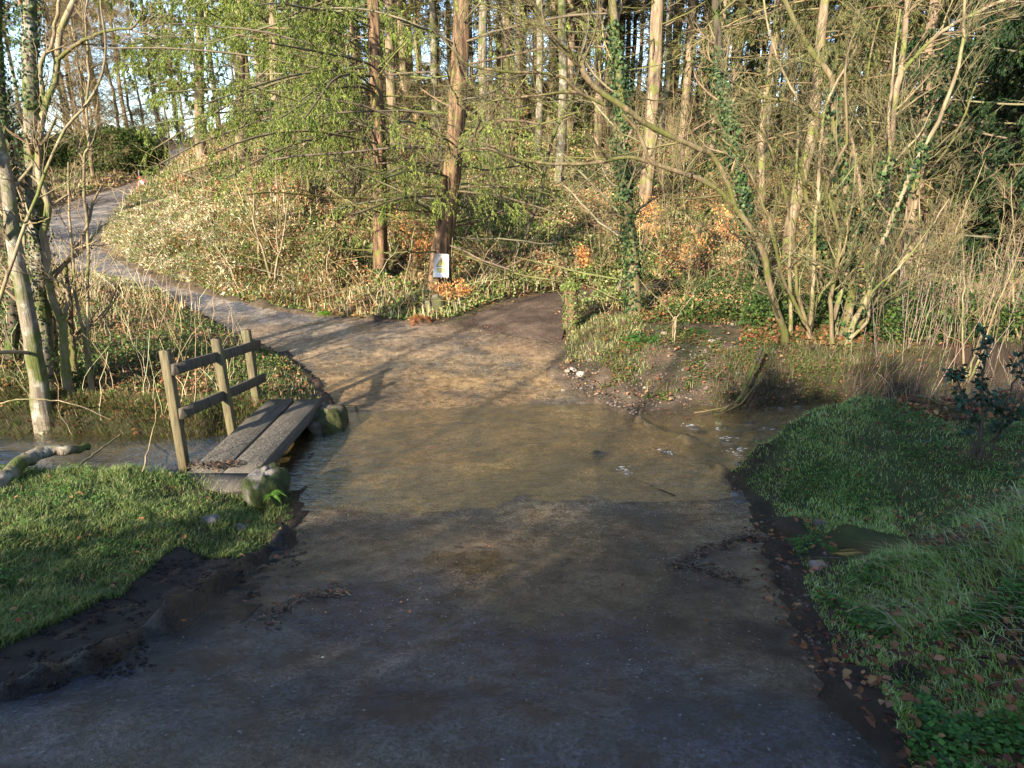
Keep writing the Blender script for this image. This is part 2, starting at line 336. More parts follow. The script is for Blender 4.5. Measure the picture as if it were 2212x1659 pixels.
# interpolate edge heights across the road so that cross slope is kept
dl, il, tl = seg_dist(gp, RL[:, :2], False); dr, ir, tr_ = seg_dist(gp, RR[:, :2], False)
zl = RL[il, 2] * (1 - tl) + RL[np.minimum(il + 1, NR - 1), 2] * tl; zr = RR[ir, 2] * (1 - tr_) + RR[np.minimum(ir + 1, NR - 1), 2] * tr_
rz = (zl * dr + zr * dl) / (dl + dr + 1e-9)
wr = np.where(rsd < 0, 1, sst(0.55, 0.0, rsd + (fbm(gp[:, 0], gp[:, 1], 2.5, 41) - .5) * .3))
wr = wr * np.where((np.abs(gp[:, 1] - 6.3) < 0.9) & (rsd > 0), sst(0.25, 0, rsd), 1)
T = mix(T, rz + 0.005, wr)
T = np.where(rsd < -0.08, rz - 0.16, T)
edge = (rsd > -0.35) & (rsd < 0.25) & (gp[:, 1] < 16)
T = np.where(edge & (rsd > -.3) & ((gp[:, 1] > 4.2) | (gp[:, 0] > 0)), T + np.maximum(0, (fbm(gp[:, 0], gp[:, 1], 3.5, 51, 3) - .42)) * .25 * sst(-.32, -0.02, rsd), T)
pd_, pi_, pt_ = seg_dist(gp, PP); pin = inside(gp, PP); psd = np.where(pin, -pd_, pd_)
pz = czz(gp, PC)
T = np.where(rsd > 0, mix(T, pz, sst(0.6, 0, psd)), T); T = np.where((psd < -.05) & (rsd > 0), pz - 0.05, T)
# mud ruts, left foreground
mudm = sst(.12, -.1, np.abs(rsd - .22) - .5) * (gp[:, 0] < -.8) * (gp[:, 1] > 1.0) * (gp[:, 1] < 4.1) * sst(-3.7, -3.0, gp[:, 0])
rut = np.minimum(np.abs(rsd - .28), np.abs(rsd + .02)) 
T += mudm * ((fbm(gp[:, 0], gp[:, 1], 7, 61, 4) - .45) * .04 - sst(.13, .03, rut) * .02)
# rill on the right bank
rill = np.array([PZ(1690, 1160, .12)[:2], PZ(1760, 1165, .16)[:2], PZ(1860, 1195, .25)[:2], PZ(1960, 1215, .3)[:2], PZ(2100, 1180, .6)[:2]])
rl, _, _ = seg_dist(gp, rill, False)
TG = T.reshape(GX.shape); RSD = rsd.reshape(GX.shape); SDI = (sdist - hw).reshape(GX.shape); PSD = psd.reshape(GX.shape)
TG = TG - 0.10 * (sst(.22, .02, rl)).reshape(GX.shape) * (RSD > .05)
def samp(G, x, y):
    x = np.asarray(x, float); y = np.asarray(y, float)
    i = np.clip(np.searchsorted(gx, x) - 1, 0, len(gx) - 2); j = np.clip(np.searchsorted(gy, y) - 1, 0, len(gy) - 2)
    u = np.clip((x - gx[i]) / (gx[i + 1] - gx[i]), 0, 1); v = np.clip((y - gy[j]) / (gy[j + 1] - gy[j]), 0, 1)
    return (G[i, j] * (1 - u) + G[i + 1, j] * u) * (1 - v) + (G[i, j + 1] * (1 - u) + G[i + 1, j + 1] * u) * v
def hgt(x, y): return samp(TG, x, y)
def onp(px, Y):
    z = 2.0
    for _ in range(6): x = XY(px, Y, z); z = float(hgt(x, Y))
    return np.array([x, Y, z])
# ground colours
X, Yy = gp[:, 0], gp[:, 1]
n1 = fbm(X, Yy, .7, 71)[:, None]; n2 = fbm(X, Yy, 4, 81)[:, None]; n3 = fbm(X, Yy, .3, 91)[:, None]
lit = np.array([.15, .08, .045]); soil = np.array([.085, .058, .038]); green = np.array([.06, .075, .025]); gravel = np.array([.17, .125, .085]); mud = np.array([.05, .042, .036])
col = mix(lit, soil, sst(.4, .6, n1)); col = mix(col, green, sst(.45, .65, n3) * .6)
nearg = (sst(9, 7, Yy) * sst(0, .3, rsd))[:, None]
col = mix(col, np.array([.055, .09, .025]), nearg * .85 * (.45 + .55 * sst(.38, .55, n2)))
beach = (sst(1.7, .7, np.hypot((X - 1.6) / 1.5, (Yy - 8.0) / 1.0)) )[:, None]
col = mix(col, mix(gravel, soil, sst(.4, .6, n2)), np.clip(beach * 1.4, 0, 1))
mound = (sst(1.2, .8, np.hypot((X - 3.0) / 2.0, (Yy - 9.0) / 1.3)))[:, None]
col = mix(col, mix(np.array([.11, .075, .05]), np.array([.05, .055, .025]), sst(.45, .6, n2)), mound * .9)
col = mix(col, mix(np.array([.16, .12, .08]), soil, n2), (sst(.5, .1, np.abs(rsd)) * (Yy > 7))[:, None] * .8)
col = mix(col, np.array([.10, .075, .04]), (sst(.1, -.1, sdist - hw))[:, None] * .9)
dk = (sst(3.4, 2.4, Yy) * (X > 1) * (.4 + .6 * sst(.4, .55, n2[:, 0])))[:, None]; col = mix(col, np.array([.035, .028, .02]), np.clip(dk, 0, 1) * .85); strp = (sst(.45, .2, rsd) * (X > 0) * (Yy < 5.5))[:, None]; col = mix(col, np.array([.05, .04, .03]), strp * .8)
bank = (sst(.35, .1, sdist - hw) * sst(-.05, .08, sdist - hw))[:, None]; col = mix(col, np.array([.035, .025, .018]), bank * .8)
col = mix(col, mud, np.clip(mudm * 1.3, 0, 1)[:, None]); col = mix(col, np.array([.09, .055, .03]), (sst(.2, .05, rl))[:, None])
nx, ny = GX.shape; ii, jj = np.meshgrid(np.arange(nx - 1), np.arange(ny - 1), indexing='ij')
q = np.stack([ii * ny + jj, (ii + 1) * ny + jj, (ii + 1) * ny + jj + 1, ii * ny + jj + 1], -1).reshape(-1, 4)
A = Acc(); A.add(np.stack([GX, GY, TG], -1), q, col=col); A.build('ground', M['ground'], smooth=True, kind='structure')

# ------------------------------------------------------------------ road and ford
def sheet(L, R, nl, dz=0.0, rough=0.01):
    s = np.linspace(0, 1, nl)[None, :, None]; V = L[:, None] * (1 - s) + R[:, None] * s
    V[..., 2] += dz + (fbm(V[..., 0], V[..., 1], 1.1, 171, 3) - .5) * .05 * np.exp(-((V[..., 1] - 5.3) / .55) ** 2) * (np.abs(V[..., 0]) < 3) + (fbm(V[..., 0], V[..., 1], 1.3, 101) - .5) * .030 + (fbm(V[..., 0], V[..., 1], 9, 111, 3) - .5) * rough
    n, m = V.shape[:2]; i, j = np.meshgrid(np.arange(n - 1), np.arange(m - 1), indexing='ij')
    return V, np.stack([i * m + j, i * m + j + 1, (i + 1) * m + j + 1, (i + 1) * m + j], -1).reshape(-1, 4)
def roadmat():
    m, t, p = newmat('wet_lane_surface')
    a = N(t, 'ShaderNodeAttribute', attribute_name='col'); co = objco(t)
    n1 = noise(t, 1.6, 6, co, 0.62); n2 = noise(t, 60, 4, co, 0.85); n3 = noise(t, 9, 6, co, 0.7)
    vor = N(t, 'ShaderNodeTexVoronoi'); vor.inputs['Scale'].default_value = 110; t.links.new(co, vor.inputs['Vector'])
    c = mixc(t, a.outputs['Color'], ramp(t, n1.outputs[0], [(.38, (.42, .48, .62)), (.6, (1.3, 1.15, .95))]).outputs[0], 1.0, 'MULTIPLY')
    c = mixc(t, c, ramp(t, n3.outputs[0], [(.36, (.35, .32, .3)), (.58, (1.15, 1.15, 1.15))]).outputs[0], .85, 'MULTIPLY')
    c = mixc(t, c, ramp(t, n2.outputs[0], [(.38, (.12, .12, .12)), (.62, (2.3, 2.3, 2.4))]).outputs[0], .9, 'MULTIPLY')
    sp = ramp(t, vor.outputs['Color'], [(.93, (0, 0, 0)), (.96, (1, 1, 1))]); c = mixc(t, c, (.35, .35, .36), mixc(t, (0, 0, 0), sp.outputs[0], .5))
    t.links.new(c, p.inputs['Base Color'])
    rr = ramp(t, n1.outputs[0], [(.42, (.13,) * 3), (.62, (.42,) * 3)])
    sx = N(t, 'ShaderNodeSeparateXYZ'); t.links.new(co, sx.inputs[0]); wr_ = ramp(t, sx.outputs[1], [(.0, (1, 1, 1)), (1, (1, 1, 1))])
    mr = N(t, 'ShaderNodeMapRange'); mr.inputs[1].default_value = 3.6; mr.inputs[2].default_value = 5.0; mr.inputs[3].default_value = 1; mr.inputs[4].default_value = .45; t.links.new(sx.outputs[1], mr.inputs[0])
    mr2 = N(t, 'ShaderNodeMapRange'); mr2.inputs[1].default_value = 7.5; mr2.inputs[2].default_value = 9.5; mr2.inputs[3].default_value = 1; mr2.inputs[4].default_value = 2.6; t.links.new(sx.outputs[1], mr2.inputs[0])
    m1 = N(t, 'ShaderNodeMath', operation='MULTIPLY'); m2 = N(t, 'ShaderNodeMath', operation='MULTIPLY', use_clamp=True); t.links.new(rr.outputs[0], m1.inputs[0]); t.links.new(mr.outputs[0], m1.inputs[1]); t.links.new(m1.outputs[0], m2.inputs[0]); t.links.new(mr2.outputs[0], m2.inputs[1]); t.links.new(m2.outputs[0], p.inputs['Roughness'])
    p.inputs['Specular IOR Level'].default_value = .7
    b = N(t, 'ShaderNodeBump'); b.inputs['Strength'].default_value = .9; b.inputs['Distance'].default_value = .012; t.links.new(n2.outputs[0], b.inputs['Height'])
    b2 = N(t, 'ShaderNodeBump'); b2.inputs['Strength'].default_value = .5; b2.inputs['Distance'].default_value = .03; t.links.new(n3.outputs[0], b2.inputs['Height']); t.links.new(b.outputs[0], b2.inputs['Normal'])
    t.links.new(b2.outputs[0], p.inputs['Normal']); return m
M['road'] = roadmat()
# resample stations so that near rows are dense
V, f = sheet(RL, RR, 60)
xx, yy = V[..., 0].ravel(), V[..., 1].ravel()
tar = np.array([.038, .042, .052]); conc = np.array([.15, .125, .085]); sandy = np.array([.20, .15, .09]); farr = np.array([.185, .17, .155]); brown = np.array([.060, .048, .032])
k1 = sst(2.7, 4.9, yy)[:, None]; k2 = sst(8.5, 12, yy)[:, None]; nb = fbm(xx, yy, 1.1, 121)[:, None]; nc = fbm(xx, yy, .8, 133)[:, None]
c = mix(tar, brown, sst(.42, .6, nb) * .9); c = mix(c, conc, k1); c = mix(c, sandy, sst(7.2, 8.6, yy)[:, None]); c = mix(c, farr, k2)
c = mix(c, np.array([.12, .08, .05]), sst(.5, .62, nc) * k1 * .5)
u = np.tile(np.linspace(0, 1, 60), NR)[:, None]
c = mix(c, np.array([.13, .09, .06]), np.maximum(sst(.12, .0, u), sst(.9, 1, u)) * k2 * .8)
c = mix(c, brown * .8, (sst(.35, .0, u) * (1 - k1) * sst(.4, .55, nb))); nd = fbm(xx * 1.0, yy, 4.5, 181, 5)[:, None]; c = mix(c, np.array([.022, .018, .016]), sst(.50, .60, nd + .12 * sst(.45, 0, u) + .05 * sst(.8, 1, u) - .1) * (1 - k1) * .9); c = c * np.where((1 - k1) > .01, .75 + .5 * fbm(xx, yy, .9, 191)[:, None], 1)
A = Acc(); A.add(V, f, col=c); A.build('road', M['road'], smooth=True, kind='structure')
V, f = sheet(PL, PR, 24, .0, .03); xx, yy = V[..., 0].ravel(), V[..., 1].ravel()
A = Acc(); A.add(V, f, col=mix(np.array([.16, .11, .08]), np.array([.09, .06, .045]), sst(.4, .6, fbm(xx, yy, 2, 141))[:, None])); A.build('path', M['ground'], smooth=True, kind='structure')
# concrete joints of the ford slab
def strip(acc, a, b, wd, z, col):
    a = np.array(a); b = np.array(b); t = np.linspace(0, 1, 14)[:, None]; p = a * (1 - t) + b * t; n = np.array([-(b - a)[1], (b - a)[0]]); n = n / np.linalg.norm(n)
    p = p + n * (vn(p[:, 0], p[:, 1], 5)[:, None] - .5) * .02
    V = np.zeros((14, 2, 3)); V[:, 0, :2] = p - n * wd; V[:, 1, :2] = p + n * wd
    # height of the sheet
    for s in (0, 1):
        q = V[:, s, :2]; dl, il, tl = seg_dist(q, RL[:, :2], False); dr, ir, tr2 = seg_dist(q, RR[:, :2], False)
        V[:, s, 2] = (RL[il, 2] * dr + RR[ir, 2] * dl) / (dl + dr) + (fbm(q[:, 0], q[:, 1], 1.3, 101) - .5) * .03 + z
    i = np.arange(13)[:, None] * 2; acc.add(V, i + np.array([[0, 1, 3, 2]]), col=col)
A = Acc()
for a, b in [((705, 876), (790, 874)), ((768, 876), (776, 905)), ((1365, 1030), (1460, 1072))]:
    strip(A, PZ(*a, 0)[:2], PZ(*b, 0)[:2], .012, .012, (.03, .025, .02))
A.build('joint_line', M['mud'], kind='structure')

# ------------------------------------------------------------------ water
def watermat(name, tint=(.86, .82, .68), rip=1.0):
    m, t, p = newmat(name); t.nodes.remove(p)
    tr = N(t, 'ShaderNodeBsdfTransparent'); tr.inputs[0].default_value = (*tint, 1); gl = N(t, 'ShaderNodeBsdfGlossy'); gl.inputs['Roughness'].default_value = .03; gl.inputs[0].default_value = (.95, .95, .95, 1)
    fr = N(t, 'ShaderNodeFresnel'); fr.inputs[0].default_value = 1.33; ms = N(t, 'ShaderNodeMixShader')
    g = objco(t, (1.6, 7.0, 1)); n = noise(t, 1.6, 4, g, .6); n2 = noise(t, 5, 3, g, .6); n3 = noise(t, 2.2, 3, objco(t, (3, 3, 1)))
    sx = N(t, 'ShaderNodeSeparateXYZ'); t.links.new(objco(t), sx.inputs[0])
    mr = N(t, 'ShaderNodeMapRange'); mr.inputs[1].default_value = 0.6; mr.inputs[2].default_value = 2.2; mr.inputs[3].default_value = .5; mr.inputs[4].default_value = 1.0; t.links.new(sx.outputs[0], mr.inputs[0])
    b = N(t, 'ShaderNodeBump'); b.inputs['Distance'].default_value = .07 * rip; t.links.new(n.outputs[0], b.inputs['Height']); t.links.new(mr.outputs[0], b.inputs['Strength'])
    b2 = N(t, 'ShaderNodeBump'); b2.inputs['Distance'].default_value = .03 * rip; b2.inputs['Strength'].default_value = .6; t.links.new(n2.outputs[0], b2.inputs['Height']); t.links.new(b.outputs[0], b2.inputs['Normal'])
    for x in (gl, fr): t.links.new(b2.outputs[0], x.inputs['Normal'])
    mf = N(t, 'ShaderNodeMath', operation='MULTIPLY', use_clamp=True); mf.inputs[1].default_value = .42; t.links.new(fr.outputs[0], mf.inputs[0]); t.links.new(mf.outputs[0], ms.inputs[0]); t.links.new(tr.outputs[0], ms.inputs[1]); t.links.new(gl.outputs[0], ms.inputs[2]); t.links.new(ms.outputs[0], t.nodes['Material Output'].inputs[0])
    return m
M['water'] = watermat('stream_water')
sp = cr(np.c_[STREAM, 0 * STREAM[:, 0]], 260); tn = nrm(np.gradient(sp, axis=0)); nn = np.stack([-tn[:, 1], tn[:, 0], 0 * tn[:, 0]], 1)
lo = sp[:, None, :] + nn[:, None, :] * (np.linspace(-1.25, 1.35, 40)[None, :, None])
x_, y_ = lo[..., 0], lo[..., 1]
chop = sst(1.0, 2.4, x_) * .05 + .006
lo[..., 2] = (fbm(x_ * 1.2, y_ * 3.0, 4.0, 151, 3) - .5) * chop + sst(2.0, 4, x_) * .02
i, j = np.meshgrid(np.arange(259), np.arange(39), indexing='ij'); f = np.stack([i * 40 + j, i * 40 + j + 1, (i + 1) * 40 + j + 1, (i + 1) * 40 + j], -1).reshape(-1, 4)
A = Acc(); A.add(lo, f); A.build('stream_water', M['water'], smooth=True, kind='structure')
# painted sky glints for the riffle are built further down

# ------------------------------------------------------------------ footbridge
def woodmat(name, c1, c2, green=.3):
    m, t, p = newmat(name); v = objco(t, (45, 45, 5)); n = noise(t, 1, 6, v, .7); c = ramp(t, n.outputs[0], [(.35, c1), (.65, c2)]).outputs[0]
    g = noise(t, 5, 4, objco(t)); c = mixc(t, c, (.10, .11, .03), ramp(t, g.outputs[0], [(.5, (0, 0, 0)), (.7, (green,) * 3)]).outputs[0])
    t.links.new(c, p.inputs['Base Color']); p.inputs['Roughness'].default_value = .85
    b = N(t, 'ShaderNodeBump'); b.inputs['Strength'].default_value = .6; b.inputs['Distance'].default_value = .01; t.links.new(n.outputs[0], b.inputs['Height']); t.links.new(b.outputs[0], p.inputs['Normal']); return m
M['post'] = woodmat('post_timber', (.055, .045, .024), (.145, .115, .058), .7)
M['rail'] = woodmat('rail_timber', (.035, .028, .022), (.11, .09, .065), .25)
def deckmat():
    m, t, p = newmat('weathered_deck'); v = objco(t, (40, 4, 40)); n = noise(t, 1, 6, v, .7); c = ramp(t, n.outputs[0], [(.35, (.038, .033, .026)), (.65, (.10, .085, .068))]).outputs[0]
    vo = N(t, 'ShaderNodeTexVoronoi', feature='DISTANCE_TO_EDGE'); vo.inputs['Scale'].default_value = 42; vo.inputs['Randomness'].default_value = .25; t.links.new(objco(t, (1, 1, 1)), vo.inputs['Vector'])
    wire = ramp(t, vo.outputs[0], [(.03, (1, 1, 1)), (.08, (0, 0, 0))]); c = mixc(t, c, (.24, .21, .17), mixc(t, (0, 0, 0), wire.outputs[0], .18))
    t.links.new(c, p.inputs['Base Color']); p.inputs['Roughness'].default_value = .75
    b = N(t, 'ShaderNodeBump'); b.inputs['Strength'].default_value = .7; b.inputs['Distance'].default_value = .008; t.links.new(wire.outputs[0], b.inputs['Height']); t.links.new(b.outputs[0], p.inputs['Normal']); return m
M['deck'] = deckmat()
def beam(acc, a, b, w_, h_, up=(0, 0, 1), col=(.3, .3, .3), bev=.006, seg=1, jit=0):
    a = np.array(a, float); b = np.array(b, float); d = nrm(b - a); s = nrm(np.cross(d, np.array(up, float))); u_ = np.cross(s, d)
    e = bev; prof = [(-w_ / 2 + e, -h_ / 2), (w_ / 2 - e, -h_ / 2), (w_ / 2, -h_ / 2 + e), (w_ / 2, h_ / 2 - e), (w_ / 2 - e, h_ / 2), (-w_ / 2 + e, h_ / 2), (-w_ / 2, h_ / 2 - e), (-w_ / 2, -h_ / 2 + e)]
    V = []
    for k in range(seg + 1):
        c0 = a + (b - a) * k / seg + (rng.normal(size=3) * jit if 0 < k < seg else 0)
        for x, y in prof: V.append(c0 + s * x + u_ * y)
    f = [[k * 8 + j, k * 8 + (j + 1) % 8, k * 8 + 8 + (j + 1) % 8, k * 8 + 8 + j] for k in range(seg) for j in range(8)]
    n0 = seg * 8
    f += [[7, 6, 5, 4], [0, 7, 4, 3], [0, 3, 2, 1], [n0 + 4, n0 + 5, n0 + 6, n0 + 7], [n0 + 3, n0 + 4, n0 + 7, n0], [n0 + 1, n0 + 2, n0 + 3, n0]]
    acc.add(V, f, col=col)
DZ = .25
br = thing('footbridge', 'narrow wooden footbridge with wire-netted plank deck and a handrail on its left side', 'footbridge', (-2.38, 5.9, 0))
for k, (x0, x1) in enumerate([(-2.655, -2.375), (-2.365, -2.10)]):
    A = Acc(); xm = (x0 + x1) / 2
    beam(A, (xm, 5.06, DZ - .06), (xm + (.02 if k else -.01), 6.98, DZ - .05), x1 - x0, .12, seg=6, jit=.002); A.build('deck_plank', M['deck'], br)
A = Acc(); beam(A, (-2.385, 4.84, DZ - .105), (-2.385, 5.057, DZ - .064), .60, .125, bev=.012); A.build('deck_ramp', M['deck'], br)
def post(bx, by, tx, ty, Yb, zb, ztop):
    b = PZ(bx, by, zb); t = PY(tx, ty, b[1] + .02); A = Acc(); beam(A, b - np.array([0, 0, .35]) * 1 + (b - t) * .0, t, .077, .077, up=(0, 1, 0), bev=.008, seg=3, jit=.001); A.build('post', M['post'], br); return b, t
p1 = post(396, 985, 356, 757, 0, .2, 1); p2 = post(506, 935, 466, 732, 0, .15, 1); p3 = post(557, 868, 532, 713, 0, .22, 1)
def lerp3(p, t): return p[0] * (1 - t) + p[1] * t
for ta, tb in ((.83, .79), (.42, .32)):
    a = lerp3(p1, ta); b = lerp3(p3, tb); d = nrm(b - a); off = np.array([.045 + .019, -.01, 0]); A = Acc(); beam(A, a + off - d * .03, b + off + d * .12, .035, .095, seg=4, jit=.002, bev=.004)
    A.build('rail', M['rail'], br)
# ------------------------------------------------------------------ stones
def rock(name, c, size, seed, col, mosscol=None, label='', cat='stone', group=None, flat=1.0, n=34):
    r2 = np.random.default_rng(seed); u = np.linspace(0, math.pi, n); v = np.linspace(0, 2 * math.pi, 2 * n, endpoint=False); U, W = np.meshgrid(u, v, indexing='ij')
    D = np.stack([np.sin(U) * np.cos(W), np.sin(U) * np.sin(W), np.cos(U)], -1)
    R = .84 / (np.abs(D) ** 4).sum(-1) ** .25
    for k in range(9):
        a = nrm(r2.normal(size=3)); lim = r2.uniform(.62, .95); dd = D @ a; R = np.where(dd > 1e-3, np.minimum(R, lim / np.maximum(dd, 1e-3)), R)
    R *= 1 + (fbm(D[..., 0] * 3 + D[..., 2] * 2, D[..., 1] * 3 + D[..., 2], 1.5, seed, 5) - .5) * .28
    V = D * R[..., None] * np.array(size) * .5; V = V + np.array(c)
    m = 2 * n; i, j = np.meshgrid(np.arange(n - 1), np.arange(m), indexing='ij'); f = np.stack([i * m + j, i * m + m + j, i * m + m + (j + 1) % m, i * m + (j + 1) % m], -1).reshape(-1, 4)
    cc = np.tile(np.array(col), (n * m, 1)) * (.8 + .4 * fbm(V[..., 0].ravel() * 8, V[..., 2].ravel() * 8 + V[..., 1].ravel() * 5, 1, seed)[:, None])
    if mosscol is not None:
        mk = sst(.45, .6, fbm(V[..., 0].ravel() * 6, V[..., 1].ravel() * 6 + V[..., 2].ravel() * 4, 1, seed + 3) + .25 * (D[..., 0].ravel() > .1) - .1 * (D[..., 2].ravel() > .7))[:, None]; cc = mix(cc, np.array(mosscol), mk)
    A = Acc(); A.add(V, f, col=cc); o = A.build(name, M['stone'], loc=tuple(c), smooth=True)
    if label: tag(o, label, cat, group)
    return o
rock('abutment_stone', (-1.97, 4.93, .10), (.38, .62, .50), 5, (.19, .17, .155), (.045, .06, .015), 'large grey boulder with green mossy side under the near end of the footbridge', 'boulder')
rock('abutment_stone', (-1.99, 6.85, .0), (.44, .6, .46), 9, (.13, .11, .08), (.05, .055, .015), 'dark mossy block of stone under the far end of the footbridge', 'boulder')

# ================================================================== trees
def depth(Y, z): return Y * cos(PITCH) - (z - EYE) * sin(PITCH)
def LP(pts, n=24, wig=0.0):
    w_ = np.array([PY(*p[:3]) for p in pts]); P = cr(w_, n)
    if wig: P[1:-1] += rng.normal(size=(n - 2, 3)) * wig * np.array([1, 1, .5])
    return P
def limb(acc, pts, w0, w1, n=24, k=8, wig=0.004, col=(.3, .25, .15), sink=0.0):
    P = LP(pts, n, wig); d = depth(P[:, 1], P[:, 2]); R = np.linspace(w0, w1, n) * .5 / F * d
    if sink:
        P = np.vstack([P[0] - (P[1] - P[0]) * .0 - np.array([0, 0, sink]), P]); R = np.r_[R[0] * 1.25, R]
        P = P[:n + 1]; Pn = np.vstack([P[0], P[1:]]); u = np.linspace(0, n, n); i = np.minimum(u.astype(int), n - 1); f = (u - i)[:, None]
        P, R = Pn[i] * (1 - f) + Pn[np.minimum(i + 1, n)] * f, R[i] * (1 - f[:, 0]) + R[np.minimum(i + 1, n)] * f[:, 0]
    tubes(acc, P, R, k, col); return P, R
def ivy(acc, P, R, n, size, spread=.06, cols=((.025, .055, .018), (.04, .08, .025), (.08, .12, .04), (.015, .035, .015)), t0=0, t1=1, clump=True):
    pos, tan, idx = along(P[None], n, t0, t1); f = np.searchsorted(np.arange(len(R)), np.zeros(1))
    tt = np.linalg.norm(pos[:, None] - P[None], axis=2).argmin(1); rr = R[tt]
    out = nrm(np.cross(tan, rvec(n))); thick = np.abs(rng.normal(size=n)) * spread
    if clump:
        keep = fbm(pos[:, 2] * 1.0, out[:, 0] * .6 + pos[:, 0], 1.6, 201) + .1 * rng.random(n) > .42; pos, tan, out, thick, rr = pos[keep], tan[keep], out[keep], thick[keep], rr[keep]
    m = len(pos); nor = nrm(out + .6 * rvec(m)); d = nrm(np.cross(nor, rvec(m)) + np.array([0, 0, -.4]))
    s = size * rng.uniform(.6, 1.3, m); cards(acc, pos + out * (rr + thick)[:, None] - d * s[:, None] * .5, d, s, s * .9, pal(m, cols), nor)
def needles(acc, P, per, L, W, cols, t0=.1, wts=None, droop=.3, spr=.9):
    pos, tan, _ = along(P, per, t0, 1.0); m = len(pos); d = nrm(tan + spr * rvec(m) + np.array([0, 0, -droop]))
    cards(acc, pos, d, L * rng.uniform(.6, 1.3, m), W, pal(m, cols, wts))
def st(*l): return np.stack([x[0] for x in l]), np.stack([x[1] for x in l])
TW = (.24, .19, .11)
def twiggery(acc, P, R, m1=8, L1=(.5, 1.4), m2=5, L2=(.2, .6), m3=0, col=TW, up=.08, t0=.2, r=None, a=(.5, 1.1), k=4):
    P1, R1 = grow(P, R, m1, t0, 1, *L1, *a, up, .13, 8, rf=.45); R1 = np.minimum(R1, .02)
    tubes(acc, P1, R1, k, pal(len(P1), [col], jit=.3))
    P2, R2 = grow(P1, R1, m2, .15, 1, *L2, .4, 1.0, up, .15, 5, rf=.55); R2 = np.maximum(R2, .0028); tubes(acc, P2, R2, 3, pal(len(P2), [col], jit=.3))
    if m3:
        P3, R3 = grow(P2, R2, m3, .1, 1, L2[0] * .5, L2[1] * .5, .4, 1.0, up, .15, 4, rf=.6); R3 = np.maximum(R3, .0022); tubes(acc, P3, R3, 3, pal(len(P3), [col], jit=.3)); return P3
    return P2
FIRC = ((.14, .20, .04), (.22, .27, .055), (.33, .37, .09), (.07, .105, .028)); 
def fir_boughs(tr, br, fo, P, R, t0, t1, m, L, bias=None, up=-.03, per=12, ms=14, cols=FIRC, nl=.05, nw=.010, bark=(.16, .135, .085)):
    P1, R1 = grow(P[None], R[None], m, t0, t1, *L, 1.2, 1.75, up, .05, 10, rf=.3, taper=.0, bias=bias); R1 = np.minimum(R1, .02); tubes(br, P1, R1, 5, pal(m, [bark]))
    P2, R2 = grow(P1, R1, ms, .15, 1, .35, 1.1, .5, 1.2, -.24, .07, 6, rf=.4, taper=.4); tubes(br, P2, np.maximum(R2 * .8, .003), 3, pal(len(P2), [bark]))
    P3, R3 = grow(P2, R2, 4, .1, 1, .15, .4, .4, 1.0, -.3, .08, 4, rf=.5)
    needles(fo, P2, int(per * 2.3), nl, nw, cols, spr=.6); needles(fo, P3, int(per * 2.3), nl, nw, cols, spr=.6)
def dead_boughs(br, P, R, t0, t1, m, L, col=(.17, .13, .085), up=.03, m2=9, L2=(.15, .5), k=5, bias=None, rmax=.017):
    P1, R1 = grow(P[None], R[None], m, t0, t1, *L, 1.25, 1.9, up, .07, 9, rf=.22, taper=.0, bias=bias); R1 = np.clip(R1, .006, rmax); tubes(br, P1, R1, k, pal(m, [col, (.15, .15, .05)]))
    P2, R2 = grow(P1, R1, m2, .15, 1, *L2, .5, 1.2, -.22, .12, 5, rf=.4, taper=.3); tubes(br, P2, np.clip(R2, .0028, .006), 3, pal(len(P2), [col, TW]))
# ---- the two large conifers by the lane
def big(name, label, pts, w0, w1, flare, mat):
    b = LP(pts, 2)[0]; b[2] = hgt(b[0], b[1]); t = thing(name, label, 'tree', b); A = Acc(); n = 60
    P = LP(pts, n); P[0, 2] = b[2] - .3; d = depth(P[:, 1], np.minimum(P[:, 2], 7)); R = np.linspace(w0, w1, n) * .5 / F * d[0]; hh = P[:, 2] - b[2]; R = R * (1 + flare * np.exp(-np.maximum(hh, 0) / .35))
    k = 22; th = np.arange(k) / k * 6.283; tubes(A, P, R, k); V = A.v[0].reshape(n, k, 3); cen = P[:, None, :]
    ridg = 1 + .09 * np.sin(th[None] * 5 + hh[:, None] * .8 + 2 * vn(hh[:, None], 0 * th[None], .5)) + .06 * (vn(th[None] * 3, hh[:, None], 1.3, 7) - .5); A.v[0] = (cen + (V - cen) * ridg[..., None]).reshape(-1, 3)
    A.build('trunk', mat, t, smooth=True); return t, P, R
tA, PA, RA = big('fir_tree', 'slender straight brown-barked conifer beside the lane, with long mossy dead boughs and green sprays', [(823, 602, 14.5), (821, 553, 14.5), (820, 333, 14.55), (813, 200, 14.6), (808, 60, 14.7), (800, -300, 15), (790, -1100, 15.5)], 30, 20, .25, M['fir'])
br_, fo = Acc(), Acc()
dead_boughs(br_, PA, RA, .17, .6, 34, (1.2, 3.2), m2=12, up=.02)
fir_boughs(None, br_, fo, PA, RA, .34, .95, 46, (2.6, 5.0), bias=(-1.0, -.3, 0), ms=22, per=15)
br_.build('branches', M['twig'], tA); fo.build('foliage', M['leaf'], tA)
A = Acc(); ivy(A, PA, RA, 900, .05, .02, t0=0, t1=.12); A.build('ivy', M['ivy'], tA)
tB, PB, RB = big('fir_tree', 'thick ridged conifer trunk with a flared foot and the white warning notice nailed to it', [(946, 660, 13.15), (948, 600, 13.2), (953, 540, 13.25), (964, 470, 13.3), (975, 380, 13.4), (984, 280, 13.5), (994, 120, 13.6), (998, 0, 13.7), (1002, -400, 14), (1005, -1200, 14.4)], 45, 28, .5, M['fir'])
br_, fo = Acc(), Acc()
dead_boughs(br_, PB, RB, .2, .6, 32, (1.0, 3.0), m2=12, up=.02)
